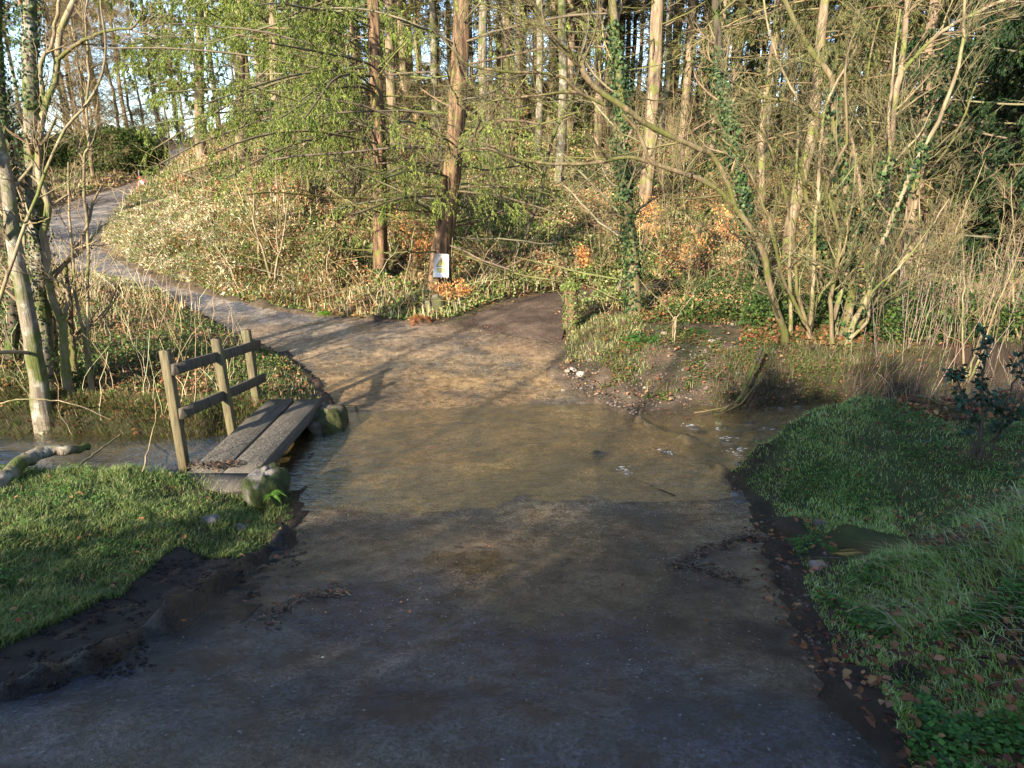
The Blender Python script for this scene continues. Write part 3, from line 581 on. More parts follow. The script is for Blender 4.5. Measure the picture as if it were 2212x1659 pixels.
fir_boughs(None, br_, fo, PB, RB, .30, .5, 12, (1.2, 2.6), ms=12, per=11); fir_boughs(None, br_, fo, PB, RB, .5, .95, 24, (2.0, 3.6), ms=12, per=8)
br_.build('branches', M['twig'], tB); fo.build('foliage', M['leaf'], tB); A = Acc(); ivy(A, PB, RB, 500, .045, .015, t0=.02, t1=.14); A.build('ivy', M['ivy'], tB)
# ---- standing trunks with ivy
def plain_tree(name, label, pts, w0, w1, mat, ivyn=0, ivt=(0, 1), ivs=.07, isp=.07, twk=None, dead=0, deadL=(.6, 2), n=40, group=None, fl=.2, fir=None, cat='tree'):
    b = LP(pts[:2], 2)[0]; b[2] = hgt(b[0], b[1]); t = thing(name, label, cat, b, group); A = Acc(); P = LP(pts, n, .006); P[0, 2] = min(P[0, 2], b[2]) - .15
    d0 = depth(P[0, 1], b[2]); R = np.linspace(w0, w1, n) * .5 / F * d0; R = R * (1 + fl * np.exp(-np.maximum(P[:, 2] - b[2], 0) / .25)); tubes(A, P, R, 12); A.build('trunk', mat, t, smooth=True)
    B = Acc()
    if dead: dead_boughs(B, P, R, .08, .9, dead, deadL)
    if twk: twiggery(B, P[None], R[None], **twk)
    if fir:
        G = Acc(); fir_boughs(None, B, G, P, R, **fir); G.build('foliage', M['leaf'], t)
    if B.n: B.build('branches', M['twig'], t)
    if ivyn: I = Acc(); ivy(I, P, R, ivyn, ivs, isp, t0=ivt[0], t1=ivt[1]); I.build('ivy', M['ivy'], t)
    return t, P, R
plain_tree('ivy_clad_tree', 'tall tree wrapped in ivy to its foot, right of the dirt path and stump', [(1372, 690, 11), (1366, 553, 11.1), (1352, 420, 11.2), (1342, 340, 11.3), (1340, 170, 11.4), (1322, 0, 11.6), (1300, -400, 12)], 27, 15, M['moss'], 4200, (0, .8), .05, .07, dict(m1=26, L1=(.5, 2.2), m2=6, L2=(.2, .7), m3=3), 10)
plain_tree('ivy_clad_tree', 'dark leaning trunk with heavy ivy low down, among the thicket right of centre', [(1655, 700, 11), (1630, 560, 11.2), (1606, 433, 11.4), (1582, 300, 11.6), (1566, 200, 11.8), (1556, 130, 12), (1546, 0, 12.2), (1535, -400, 12.8)], 22, 13, M['dark'], 4200, (0, .75), .055, .09, dict(m1=22, L1=(.5, 1.8), m2=6, L2=(.2, .6), m3=3), 12)
plain_tree('ivy_clad_tree', 'ivy-wrapped trunk on the lit slope above the lane, left of the slender conifer', [(598, 395, 21), (597, 300, 21), (592, 100, 21.2), (588, -100, 21.5), (586, -800, 23)], 26, 12, M['plant'], 4500, (0, .36), .08, .1, None, 24, (1, 2.6), fir=dict(t0=.22, t1=.98, m=54, L=(2.0, 4.2), ms=15, per=12, nl=.075, nw=.018))
plain_tree('conifer', 'conifer on the slope with bright green hanging sprays, nearest the top of the lane', [(520, 330, 27), (520, 0, 27), (520, -700, 28)], 22, 10, M['plant'], 0, fir=dict(t0=.18, t1=.98, m=66, L=(2.0, 4.4), ms=14, per=11, nl=.09, nw=.022), dead=14)
plain_tree('conifer', 'conifer with yellow-green sprays low over the slope beyond the ivy-wrapped trunk', [(430, 290, 33), (432, 0, 33), (434, -500, 33)], 20, 10, M['plant'], 0, fir=dict(t0=.12, t1=.98, m=56, L=(2.4, 4.6), ms=13, per=11, nl=.11, nw=.028, cols=((.14, .19, .045), (.22, .26, .06), (.28, .31, .09))), dead=14)
plain_tree('leaning_sapling', 'thin leaning dark stem on the slope between the two large conifers and the ivy', [(1112, 575, 15.5), (1126, 533, 15.5), (1156, 450, 15.6), (1189, 317, 15.8), (1215, 250, 15.9), (1239, 200, 16), (1262, 90, 16.1), (1275, 40, 16.2)], 9, 5, M['dark'], twk=dict(m1=12, L1=(.3, 1.3), m2=5), cat='sapling')
plain_tree('leaning_sapling', 'crooked mossy stem leaning left on the lit slope, below the green sprays', [(686, 505, 17.2), (672, 440, 17.3), (662, 370, 17.4), (650, 310, 17.5), (643, 250, 17.6), (625, 170, 17.8)], 8, 4, M['moss'], twk=dict(m1=10, L1=(.4, 1.4), m2=5), cat='sapling')
plain_tree('twin_stem_tree', 'pale twin-stemmed small tree just left of the slender conifer', [(760, 495, 17), (762, 440, 17), (764, 380, 17), (758, 250, 17.1), (750, 100, 17.2)], 10, 6, M['pale'], twk=dict(m1=18, L1=(.5, 1.6), m2=6, m3=2))
plain_tree('twin_stem_tree', 'dark thin stem crossing the pale one left of the slender conifer', [(768, 500, 16.9), (775, 430, 16.9), (780, 360, 16.8), (787, 280, 16.8), (775, 150, 17)], 7, 4, M['moss'], twk=dict(m1=14, L1=(.4, 1.4), m2=5))
# ---- stream-side clump on the left
def clump(name, label, base, stems, twk, mat, extra=None, group=None, cat='tree', ivn=0, ivs=.034):
    b = np.array(base, float); b[2] = hgt(b[0], b[1]); t = thing(name, label, cat, b, group); lims = []
    for s in stems:
        A = Acc(); m = s[3] if len(s) > 3 else mat; P, R = limb(A, s[0], s[1], s[2], wig=.005); g0 = float(hgt(P[0, 0], P[0, 1]))
        if P[0, 2] < g0 + .3 and P[0, 2] > g0 - .3: A = Acc(); P[0, 2] = g0 - .3; R[0] *= 1.3; R[1] *= 1.15; tubes(A, P, R, 8)
        lims.append((P, R)); A.build('trunk' if len(lims) == 1 else 'stem', m, t, smooth=True)
    B = Acc(); P, R = st(*lims); twiggery(B, P, R, **twk); B.build('branches', M['twig'], t)
    if ivn:
        I = Acc(); [ivy(I, P_, R_, ivn // min(4, len(lims)), ivs, .05, t1=.6 if len(lims) > 4 else 1) for P_, R_ in lims[:4]]; I.build('ivy', M['ivy'], t)
    return t, lims
tl = dict(m1=7, L1=(.4, 1.3), m2=5, L2=(.15, .5), m3=2, col=(.26, .20, .12))
clump('streamside_tree', 'thick grey trunk with ivy and dark moss at its foot, nearest the left edge', PY(105, 890, 6.95), [([(112, 905, 6.95), (100, 800, 7.0), (86, 640, 7.05), (76, 450, 7.1), (68, 250, 7.1), (64, 100, 7.2), (62, -20, 7.3), (60, -300, 7.5)], 40, 26, M['ash'])], dict(m1=16, L1=(.4, 1.6), m2=7, L2=(.15, .5), m3=3), M['ash'], ivn=2600)
clump('streamside_tree', 'pale bare leaning trunk in front of the ivy-clad one at the left edge', PY(88, 880, 6.7), [([(92, 890, 6.7), (84, 820, 6.7), (70, 740, 6.7), (55, 660, 6.7), (38, 560, 6.75), (25, 480, 6.8), (12, 380, 6.9), (-12, 260, 7), (-40, 60, 7.2)], 38, 22, M['ash'])], dict(m1=12, L1=(.4, 1.6), m2=6, L2=(.15, .5), m3=3), M['ash'])
clump('streamside_tree', 'sinuous pale stem that curves up beside the ivy-clad trunk on the left', PY(143, 840, 7.0), [([(145, 845, 7.0), (140, 780, 7), (133, 696, 7), (116, 655, 7.0), (106, 610, 7), (100, 553, 7), (93, 500, 7.0), (108, 450, 7.0), (95, 405, 7), (82, 367, 7), (88, 283, 7.1), (103, 217, 7.1), (122, 160, 7.2), (128, 70, 7.2), (163, 0, 7.3), (200, -100, 7.5)], 17, 12),
      ([(133, 696, 7), (146, 660, 7), (143, 625, 7.0), (128, 608, 6.9), (120, 604, 6.9)], 10, 5), ([(96, 217, 7.1), (88, 160, 7.1), (94, 120, 7.1), (112, 95, 7.2), (128, 0, 7.3), (135, -80, 7.4)], 9, 6), ([(125, 128, 7.2), (160, 100, 7.1), (200, 78, 7.0), (240, 64, 6.9), (285, 60, 6.8), (300, 45, 6.8)], 9, 4, M['moss'])], tl, M['pale'])
clump('streamside_sapling', 'slender upright stem forking twice, right of the sinuous pale stem', PY(190, 810, 7.1), [([(192, 815, 7.1), (180, 720, 7.1), (163, 636, 7.1), (157, 553, 7.1), (150, 480, 7.1), (148, 350, 7.1)], 8, 4), ([(190, 810, 7.1), (188, 640, 7.15), (192, 533, 7.15), (184, 433, 7.2), (180, 345, 7.2), (192, 310, 7.2), (187, 233, 7.2), (193, 160, 7.2), (187, 93, 7.2), (190, 0, 7.3), (205, -80, 7.3)], 7, 4), ([(180, 345, 7.2), (168, 320, 7.2), (162, 275, 7.2)], 5, 3)], tl, M['pale'], cat='sapling')
clump('streamside_sapling', 'thin smooth pole leaning right across the left-hand trunks', PY(20, 790, 6.4), [([(-20, 700, 6.3), (27, 560, 6.3), (77, 433, 6.3), (133, 290, 6.3), (187, 227, 6.3), (217, 173, 6.3), (228, 100, 6.3), (218, 10, 6.35), (212, -60, 6.4)], 8, 3.5)], dict(m1=8, L1=(.3, .9), m2=3), M['pale'], cat='sapling')
clump('streamside_tree', 'dark mossy trunk cut by the left edge of the view', PY(5, 850, 7.6), [([(20, 860, 7.6), (35, 600, 7.6), (32, 450, 7.6), (14, 300, 7.6), (-2, 150, 7.6), (-10, -100, 7.8)], 26, 18, M['dark'])], tl, M['dark'], ivn=2000)
clump('streamside_tree', 'mossy dark stump-like stems crowded behind the left-hand trunks', PY(130, 850, 7.3), [([(122, 850, 7.3), (115, 740, 7.3), (108, 640, 7.3), (98, 560, 7.3)], 20, 12, M['moss']), ([(165, 815, 7.4), (155, 720, 7.4), (150, 640, 7.4), (140, 560, 7.4)], 14, 7, M['moss']), ([(60, 840, 7.4), (62, 700, 7.4), (50, 560, 7.4), (56, 420, 7.4)], 12, 7, M['moss'])], tl, M['moss'])
# ---- mossy limbs over the middle and the tangled clump on the right
big_t = dict(m1=11, L1=(.4, 1.5), m2=7, L2=(.15, .55), m3=3, col=(.16, .135, .07), t0=.12)
clump('overhanging_tree', 'leaning mossy tree whose long crooked limbs reach left across the view', PY(1692, 766, 8.6), [
    ([(1694, 770, 8.6), (1696, 720, 8.6), (1679, 676, 8.6), (1659, 600, 8.6), (1650, 547, 8.55), (1622, 493, 8.5), (1589, 450, 8.45), (1533, 397, 8.4), (1456, 367, 8.3), (1406, 350, 8.25), (1393, 320, 8.2), (1373, 277, 8.2), (1346, 245, 8.2)], 17, 7, M['moss']),
    ([(1400, 350, 8.25), (1356, 340, 8.2), (1273, 353, 8.1), (1183, 353, 8.0), (1106, 340, 7.9), (1050, 320, 7.8), (1000, 326, 7.8)], 9, 4, M['moss']),
    ([(1589, 450, 8.45), (1560, 370, 8.4), (1536, 333, 8.4), (1506, 320, 8.3), (1439, 290, 8.3), (1389, 263, 8.2), (1346, 230, 8.1), (1293, 198, 8.1), (1262, 160, 8.0), (1253, 130, 8.0), (1206, 97, 8), (1173, 50, 8), (1146, 0, 8), (1120, -60, 8)], 11, 14, M['moss']),
    ([(1306, 227, 8.1), (1249, 197, 8), (1216, 167, 7.9), (1173, 158, 7.9), (1106, 155, 7.8), (1050, 150, 7.8), (1013, 140, 7.7), (985, 110, 7.7), (983, 67, 7.7), (1000, 20, 7.7)], 8, 4, M['moss']),
    ([(1252, 197, 8), (1220, 200, 8), (1173, 205, 7.9), (1106, 213, 7.9), (1060, 220, 7.9), (1010, 250, 7.9)], 7, 3, M['moss']),
    ([(1253, 130, 8.0), (1210, 92, 7.9), (1180, 60, 7.8), (1130, 45, 7.8), (1080, 20, 7.8), (1040, 8, 7.8)], 6, 3, M['moss'])], big_t, M['moss'])
thk = dict(m1=11, L1=(.35, 1.4), m2=7, L2=(.15, .6), m3=3, col=(.16, .14, .07), t0=.08)
clump('hazel_clump', 'tangled many-stemmed pale clump on the far bank right of the stream gravel', PY(1815, 765, 8.8), [
    ([(1812, 775, 8.8), (1838, 640, 8.8), (1830, 553, 8.8), (1832, 483, 8.8), (1826, 417, 8.8), (1819, 360, 8.8), (1802, 283, 8.8), (1800, 200, 8.9), (1792, 160, 8.9), (1756, 117, 9), (1726, 67, 9), (1696, 0, 9.1), (1670, -80, 9.2)], 20, 9, M['moss']),
    ([(1800, 770, 8.9), (1806, 700, 8.9), (1802, 616, 8.9), (1786, 553, 8.9), (1772, 520, 8.9), (1746, 443, 8.9), (1726, 347, 8.9), (1700, 300, 9), (1665, 290, 9)], 14, 7, M['moss']),
    ([(1820, 770, 8.6), (1846, 693, 8.5), (1876, 636, 8.5), (1892, 553, 8.4), (1926, 473, 8.4), (1959, 393, 8.3), (1976, 353, 8.3), (2002, 307, 8.3), (2032, 250, 8.2), (2059, 177, 8.2), (2079, 100, 8.2), (2082, 50, 8.2), (2080, -60, 8.2)], 13, 6, M['pale']),
    ([(1800, 690, 8.7), (1828, 590, 8.7), (1839, 533, 8.7), (1859, 483, 8.7), (1892, 433, 8.7), (1906, 383, 8.7), (1922, 337, 8.7), (1919, 267, 8.7), (1926, 187, 8.8), (1932, 123, 8.8), (1945, 20, 8.9)], 10, 5, M['pale']),
    ([(1752, 700, 8.7), (1758, 560, 8.7), (1765, 430, 8.7), (1767, 400, 8.7), (1774, 300, 8.7), (1778, 250, 8.7), (1800, 190, 8.7), (1850, 100, 8.7), (1855, 20, 8.7)], 9, 4, M['pale']),
    ([(1712, 740, 8.8), (1705, 600, 8.8), (1709, 450, 8.8), (1719, 383, 8.8), (1724, 283, 8.8), (1722, 213, 8.8), (1699, 173, 8.9), (1669, 93, 8.9), (1650, 0, 9)], 8, 4, M['pale']),
    ([(1830, 750, 8.7), (1950, 560, 8.5), (1985, 570, 8.4), (2020, 553, 8.4)], 7, 3, M['pale']),
    ([(1740, 770, 8.8), (1755, 690, 8.8), (1770, 640, 8.7), (1800, 600, 8.6), (1825, 540, 8.6), (1840, 440, 8.6), (1850, 330, 8.6)], 8, 3, M['pale']),
    ([(1775, 255, 8.7), (1752, 243, 8.7), (1709, 220, 8.6), (1659, 213, 8.6), (1610, 195, 8.6), (1570, 170, 8.6)], 9, 4, M['moss']),
    ([(1830, 780, 8.9), (1850, 700, 8.9), (1880, 560, 9), (1870, 430, 9), (1885, 300, 9), (1870, 180, 9), (1900, 40, 9.1)], 9, 4, M['moss']),
    ([(1780, 780, 8.6), (1735, 690, 8.6), (1690, 600, 8.5), (1668, 500, 8.5), (1640, 420, 8.5), (1600, 340, 8.4), (1560, 300, 8.4)], 9, 4, M['moss']),
    ([(1770, 780, 8.8), (1725, 640, 8.8), (1715, 520, 8.8), (1690, 400, 8.8), (1655, 300, 8.8), (1600, 240, 8.8)], 9, 4, M['moss']),
    ([(1820, 775, 8.7), (1880, 660, 8.6), (1900, 600, 8.6), (1960, 480, 8.6), (1985, 400, 8.6), (2060, 300, 8.6), (2110, 180, 8.6)], 8, 4, M['moss']),
    ([(1800, 780, 8.5), (1795, 650, 8.5), (1815, 520, 8.5), (1790, 400, 8.5), (1830, 300, 8.5), (1825, 150, 8.5), (1860, 30, 8.5)], 10, 4, M['moss']),
    ([(1790, 770, 8.7), (1870, 700, 8.4), (1880, 640, 8.3), (1930, 590, 8.2), (1975, 540, 8.2), (2050, 430, 8.2)], 8, 3, M['pale'])], thk, M['moss'], ivn=2500, ivs=.05)
clump('bare_tree', 'bare tree behind the tangled clump with one straight limb rising to the top right corner', PY(1890, 700, 9.6), [
    ([(1895, 740, 9.6), (1905, 560, 9.6), (1915, 400, 9.6), (1926, 277, 9.6), (1930, 233, 9.6), (1946, 150, 9.6), (1956, 50, 9.7), (1960, -60, 9.8)], 18, 10, M['plant']),
    ([(1946, 157, 9.6), (1975, 125, 9.5), (2009, 90, 9.4), (2059, 53, 9.2), (2110, 27, 9.1), (2170, 0, 9.0), (2230, -25, 8.9)], 9, 6, M['pale']),
    ([(1900, 640, 9.6), (1870, 480, 9.6), (1845, 330, 9.6), (1830, 270, 9.6), (1810, 263, 9.6)], 10, 5, M['plant'])], dict(m1=18, L1=(.4, 1.6), m2=7, L2=(.2, .6), m3=3), M['plant'])
clump('bank_sapling', 'thin forked sapling rising from the earth mound on the far bank', PZ(1458, 770, .35), [([(1457, 880, 8.6), (1458, 700, 9.0), (1458, 690, 9)], 2.2, 2.2), ([(1458, 690, 9), (1430, 655, 9), (1400, 625, 9), (1385, 610, 9)], 2, 1.4), ([(1458, 690, 9), (1480, 660, 9), (1495, 640, 9), (1504, 620, 9)], 2, 1.4)], dict(m1=3, L1=(.1, .3), m2=2), M['pale'], cat='sapling')

# ---- shared background trees
def variant(kind, seed, label, group, name):
    global rng; sv = rng; rng = np.random.default_rng(seed)
    t = thing(name, label, 'tree', (0, 0, -500), group); t.location = (0, 0, 0)
    if kind == 'plant':
        hh = 23; P = np.stack([np.cumsum(rng.normal(size=24) * .03), np.cumsum(rng.normal(size=24) * .03), np.linspace(-.4, hh, 24)], 1); R = np.linspace(rng.uniform(.15, .22), .05, 24)
        A = Acc(); tubes(A, P, R, 9); A.build('trunk', M['plant'] if seed % 2 else M['ash'], t, smooth=True); B, G = Acc(), Acc()
        dead_boughs(B, P, R, .06, .5, 50, (.5, 1.9), m2=7, L2=(.15, .5), k=4); fir_boughs(None, B, G, P, R, .4, .99, 40, (1.0, 2.6), ms=8, per=4, nl=.24, nw=.08, cols=((.11, .15, .05), (.17, .19, .06)))
        if seed % 3 == 0: ivy(G, P, R, 1500, .12, .08, t0=.02, t1=.4)
        B.build('branches', M['twig'], t); G.build('crown', M['leaf'], t)
    if kind == 'brown':
        hh = 13; P = np.stack([np.cumsum(rng.normal(size=20) * .06), np.cumsum(rng.normal(size=20) * .06), np.linspace(-.4, hh, 20)], 1); R = np.linspace(.13, .03, 20)
        A = Acc(); tubes(A, P, R, 8); A.build('trunk', M['moss'] if seed % 2 else M['plant'], t, smooth=True); B = Acc()
        P1, R1 = grow(P[None], R[None], 64, .06, .98, 1.2, 3.2, .9, 1.7, .04, .09, 9, rf=.3, taper=.3); R1 = np.minimum(R1, .03); tubes(B, P1, R1, 4, pal(64, [(.20, .15, .09), (.14, .13, .05)]))
        P2, R2 = grow(P1, R1, 9, .1, 1, .4, 1.2, .5, 1.1, -.08, .14, 6, rf=.4); tubes(B, P2, np.maximum(R2, .007), 3, pal(len(P2), [(.30, .21, .12), (.22, .18, .08)]))
        P3, R3 = grow(P2, R2, 6, .1, 1, .2, .7, .4, 1.0, -.15, .15, 4, rf=.5); tubes(B, P3, np.maximum(R3, .006), 3, pal(len(P3), [(.36, .25, .14), (.27, .22, .10)]))
        B.build('branches', M['twig'], t)
        if seed % 2: G = Acc(); needles(G, P3, 2, .12, .04, ((.12, .13, .04), (.2, .15, .06), (.08, .11, .03))); G.build('crown', M['leaf'], t)
    if kind == 'drab':
        hh = 12; P = np.stack([np.cumsum(rng.normal(size=20) * .05), np.cumsum(rng.normal(size=20) * .05), np.linspace(-.4, hh, 20)], 1); R = np.linspace(.15, .03, 20)
        A = Acc(); tubes(A, P, R, 8); A.build('trunk', M['plant'], t, smooth=True); B, G = Acc(), Acc()
        fir_boughs(None, B, G, P, R, .08, .98, 60, (1.2, 3.4), up=-.05, ms=13, per=9, nl=.08, nw=.02, cols=((.09, .12, .04), (.15, .14, .05), (.05, .08, .025), (.20, .16, .075)), bark=(.2, .15, .08)); B.build('branches', M['twig'], t); G.build('foliage', M['leaf'], t)
    if kind == 'yew':
        hh = 9; P = np.stack([np.cumsum(rng.normal(size=20) * .05), np.cumsum(rng.normal(size=20) * .05), np.linspace(-.4, hh, 20)], 1); R = np.linspace(.2, .04, 20)
        A = Acc(); tubes(A, P, R, 8); A.build('trunk', M['dark'], t, smooth=True); B, G = Acc(), Acc()
        fir_boughs(None, B, G, P, R, .06, .98, 72, (1.2, 3.0), up=.0, ms=15, per=13, nl=.07, nw=.022, cols=((.02, .045, .02), (.03, .06, .022), (.015, .035, .018), (.045, .08, .02))); B.build('branches', M['twig'], t); G.build('foliage', M['leaf'], t)
    if kind == 'sap':
        n = rng.integers(1, 4); Ls = []
        A = Acc()
        for k in range(n):
            h_ = rng.uniform(1.8, 4.5); an = rng.uniform(0, 6.28); ln = rng.uniform(.05, .5); s = np.linspace(0, 1, 16)[:, None]
            P = np.array([[0, 0, -.1]]) + s * np.array([[cos(an) * ln * h_ * .5, sin(an) * ln * h_ * .5, h_]]) + np.cumsum(rng.normal(size=(16, 3)) * .02, 0); Ls.append((P, np.linspace(rng.uniform(.014, .03), .006, 16)))
        P, R = st(*Ls); tubes(A, P, R, 6); A.build('stem', M['pale'] if seed % 2 else M['moss'], t, smooth=True); B = Acc(); twiggery(B, P, R, m1=9, L1=(.4, 1.4), m2=6, L2=(.2, .6), m3=2, t0=.25, col=(.30, .23, .13)); B.build('branches', M['twig'], t)
    rng = sv; return t
def place_words(px, table):
    for lim, words in table:
        if px < lim: return words
    return table[-1][1]
def spread(vs, spots, first_used, label=None, table=None):
    gname = vs[0]['group']
    for s in spots:
        k = int(rng.integers(len(vs))); v = vs[k]; p = s[:3]; sc_ = s[3] if len(s) > 3 else rng.uniform(.85, 1.2)
        if k not in first_used: v.location = tuple(float(q) for q in p); v.rotation_euler = (0, 0, rng.uniform(0, 6.28)); v.scale = (sc_,) * 3; first_used.add(k); o = v
        else: o = copy_thing(v, p, rng.uniform(0, 6.28), sc_)
        if table:
            px = CX + F * p[0] / depth(p[1], p[2]); wd_ = place_words(px, table); o['label'] = label + ' ' + wd_; o['group'] = gname + ' ' + wd_
    for k, v in enumerate(vs):
        if k not in first_used:
            for ch in list(v.children): bpy.data.objects.remove(ch)
            bpy.data.objects.remove(v)
GP = 'tall straight conifers of the hilltop plantation'
vp = [variant('plant', 301 + k, 'tall straight plantation conifer on the ridge, one of many against the sky', GP, 'plantation_conifer') for k in range(5)]
sp_ = [onp(px, Y) for px, Y in [(668, 24), (722, 34), (690, 42), (855, 30), (880, 40), (905, 45), (940, 36), (740, 48), (640, 45), (1048, 26), (1095, 33), (1125, 40), (1160, 28), (1185, 38), (1206, 24), (1225, 36), (1250, 44), (1290, 34), (1310, 42), (1388, 22), (1403, 25), (1430, 34), (1465, 30), (1482, 38), (1500, 30), (1520, 42), (1535, 27), (1445, 46), (1580, 34), (1610, 40), (1640, 28), (1655, 45), (1690, 36), (1720, 30), (1760, 44), (1800, 30), (1850, 38)]]
r9 = np.random.default_rng(77)
for _ in range(110):
    px = r9.uniform(470, 2150); Y = r9.uniform(36, 74); sp_.append(onp(px, Y))
for _ in range(10): px = r9.uniform(-200, 470); Y = r9.uniform(66, 80); sp_.append(onp(px, Y))
spread(vp, [tuple(p) for p in sp_], set(), 'tall straight plantation conifer on the ridge', [(560, 'near the top of the lane'), (810, 'left of the slender conifer'), (990, 'between the two large conifers'), (1190, 'right of the sign tree'), (1350, 'left of the ivy-clad tree'), (1600, 'right of the ivy-clad tree'), (9999, 'behind the tangled clump')])
GB = 'bare brown trees behind the left side of the lane'
vb = [variant('brown', 401 + k, 'bare brown twiggy tree in the wood left of the climbing lane', GB, 'bare_tree') for k in range(3)]
sl = []
for _ in range(34):
    px = r9.uniform(-330, 330); Y = r9.uniform(33, 60)
    if px > 300 and Y > 40: px -= 60
    p = onp(px, Y)
    if samp(RSD, p[0], p[1]) > 1.0: sl.append((*p, r9.uniform(.8, 1.15)))
for px, Y in [(318, 66), (352, 70), (395, 66), (372, 78), (10, 36), (-90, 30), (-190, 22), (-60, 36), (-330, 16)]: sl.append((*onp(px, Y), 1.0))
spread(vb, sl, set(), 'bare brown twiggy tree in the wood', [(60, 'behind the trunks at the left edge'), (190, 'behind the streamside trunks'), (9999, 'beside the top of the lane')])
vq = [variant('brown', 451 + k, 'bare brown twiggy tree on the ridge', 'bare brown trees on the ridge', 'bare_tree') for k in range(2)]
spread(vq, [(*onp(px, r9.uniform(40, 64)), r9.uniform(.8, 1.3)) for px in np.linspace(520, 2050, 30)], set(), 'bare brown twiggy tree on the ridge', [(820, 'left of the slender conifer'), (1000, 'between the two large conifers'), (1350, 'left of the ivy-clad tree'), (1650, 'right of the ivy-clad tree'), (9999, 'behind the tangled clump')])
vh = [variant('drab', 551 + k, 'olive conifer with low hanging sprays among the ridge trunks', 'olive conifers among the ridge trunks', 'drab_conifer') for k in range(2)]
spread(vh, [(*onp(px, Y), s_) for px, Y, s_ in [(640, 36, .9), (770, 44, 1), (900, 38, .8), (1060, 42, .9), (1230, 36, .9), (1330, 46, 1), (1480, 38, .9), (1570, 44, 1.1), (700, 52, 1.1), (1130, 54, 1.1)]], set(), 'olive conifer with low hanging sprays', [(810, 'behind the slender conifer to its left'), (1000, 'between the two large conifers'), (1350, 'left of the ivy-clad tree'), (9999, 'right of the ivy-clad tree')])
GD = 'drab olive-brown conifers on the right'
vd = [variant('drab', 501 + k, 'drab olive-brown conifer with hanging sprays in the wood on the right', GD, 'drab_conifer') for k in range(2)]
spread(vd, [(*onp(px, Y), s) for px, Y, s in [(1700, 16, 1), (1830, 18, 1), (1960, 15, 1.05), (2060, 17.5, 1.1), (1900, 24, 1.2), (2020, 27, 1.3), (1760, 25, 1.1), (2180, 21, 1.2), (1640, 22, .9), (2290, 16, 1.1), (2100, 34, 1.3), (1980, 38, 1.3), (1690, 32, 1.1), (2200, 36, 1.3)]], set(), 'drab olive-brown conifer with hanging sprays', [(1720, 'left of the tangled clump'), (1850, 'directly behind the tangled clump'), (2000, 'right of the tangled clump'), (2110, 'left of the dark evergreen'), (9999, 'at the right edge of the wood')])
GY_ = 'dark evergreens at the right edge'
vy = [variant('yew', 601, 'dark dense evergreen tree at the right edge of the wood', GY_, 'evergreen_tree')]
spread(vy, [(*onp(px, Y), s) for px, Y, s in [(2175, 13.5, .95), (2290, 12, 1), (2150, 25, 1.2), (2240, 30, 1.3)]], set(), 'dark dense evergreen tree', [(2165, 'farther back, left of the nearest dark evergreen'), (2200, 'at the right edge, the nearest'), (9999, 'cut by the right edge of the view')])
GS = 'thin bare saplings on the slope'
vs_ = [variant('sap', 701 + k, 'thin bare sapling in the undergrowth of the slope', GS, 'bare_sapling') for k in range(7)]
ss = []
while len(ss) < 120:
    px = r9.uniform(380, 2250); Y = r9.uniform(12.8, 34) if r9.random() < .8 else r9.uniform(34, 48)
    p = onp(px, Y)
    if samp(RSD, p[0], p[1]) > .7 and samp(PSD, p[0], p[1]) > .3: ss.append((*p, r9.uniform(.5, 1.1)))
spread(vs_, ss, set(), 'thin bare sapling in the undergrowth', [(560, 'of the bank above the lane'), (810, 'of the slope left of the slender conifer'), (950, 'between the two large conifers'), (1180, 'right of the sign tree'), (1370, 'behind the stump'), (1650, 'right of the ivy-clad tree'), (1900, 'behind the tangled clump'), (9999, 'on the right-hand slope')])
vt = [variant('sap', 751 + k, 'thin bare sapling in the rough growth left of the lane', 'thin bare saplings left of the lane', 'bare_sapling') for k in range(3)]
ss = []
while len(ss) < 12:
    px = r9.uniform(-300, 90); Y = r9.uniform(7, 34); p = onp(px, Y)
    if samp(RSD, p[0], p[1]) > .6 and samp(SDI, p[0], p[1]) > .4: ss.append((*p, r9.uniform(.5, .9)))
spread(vt, ss, set())
vr = [variant('sap', 771 + k, 'thin bare sapling standing on the far right bank behind the dead stalks', 'thin bare saplings on the far right bank', 'bare_sapling') for k in range(3)]
spread(vr, [(*onp(px, Y), s) for px, Y, s in [(2010, 9.5, .6), (2090, 8.4, .55), (2200, 9, .6), (1990, 11, .7), (2140, 12, .7), (1940, 10.5, .6), (2230, 7.6, .5), (1560, 11.5, .5), (1480, 12, .5), (1620, 10.5, .5)]], set())
SHADE=[(-3,-6.5,4.8,2.2,.4,14000,.18,901),(-4.8,-6.2,4.6,2.0,.2,12000,.18,915),(-6.8,-6.5,3.4,1.8,.3,4500,.14,902),(0,-7,5.2,2.5,.3,16000,.2,903),(-1.5,-6.2,4.9,2.0,.2,14000,.18,907),(3.5,-7,4.6,2.6,.3,14000,.2,904),(1.8,-6,4.8,2.2,.3,13000,.18,908),(6.5,-6,4,2.6,.3,12000,.2,905),(-4.5,-8,9,2.6,3,0,.16,909),(-8,-9,10,2.6,3,0,.16,910),(-1,-9,10,2.6,3,0,.16,911),(-9.5,-4,9,2.6,3.,0,.16,912),(-7,-4.5,8,2.4,3,0,.16,913),(-2.8,-8.5,9,2.4,3,0,.16,917),(-6,-8,9,2.4,3,0,.16,918)]
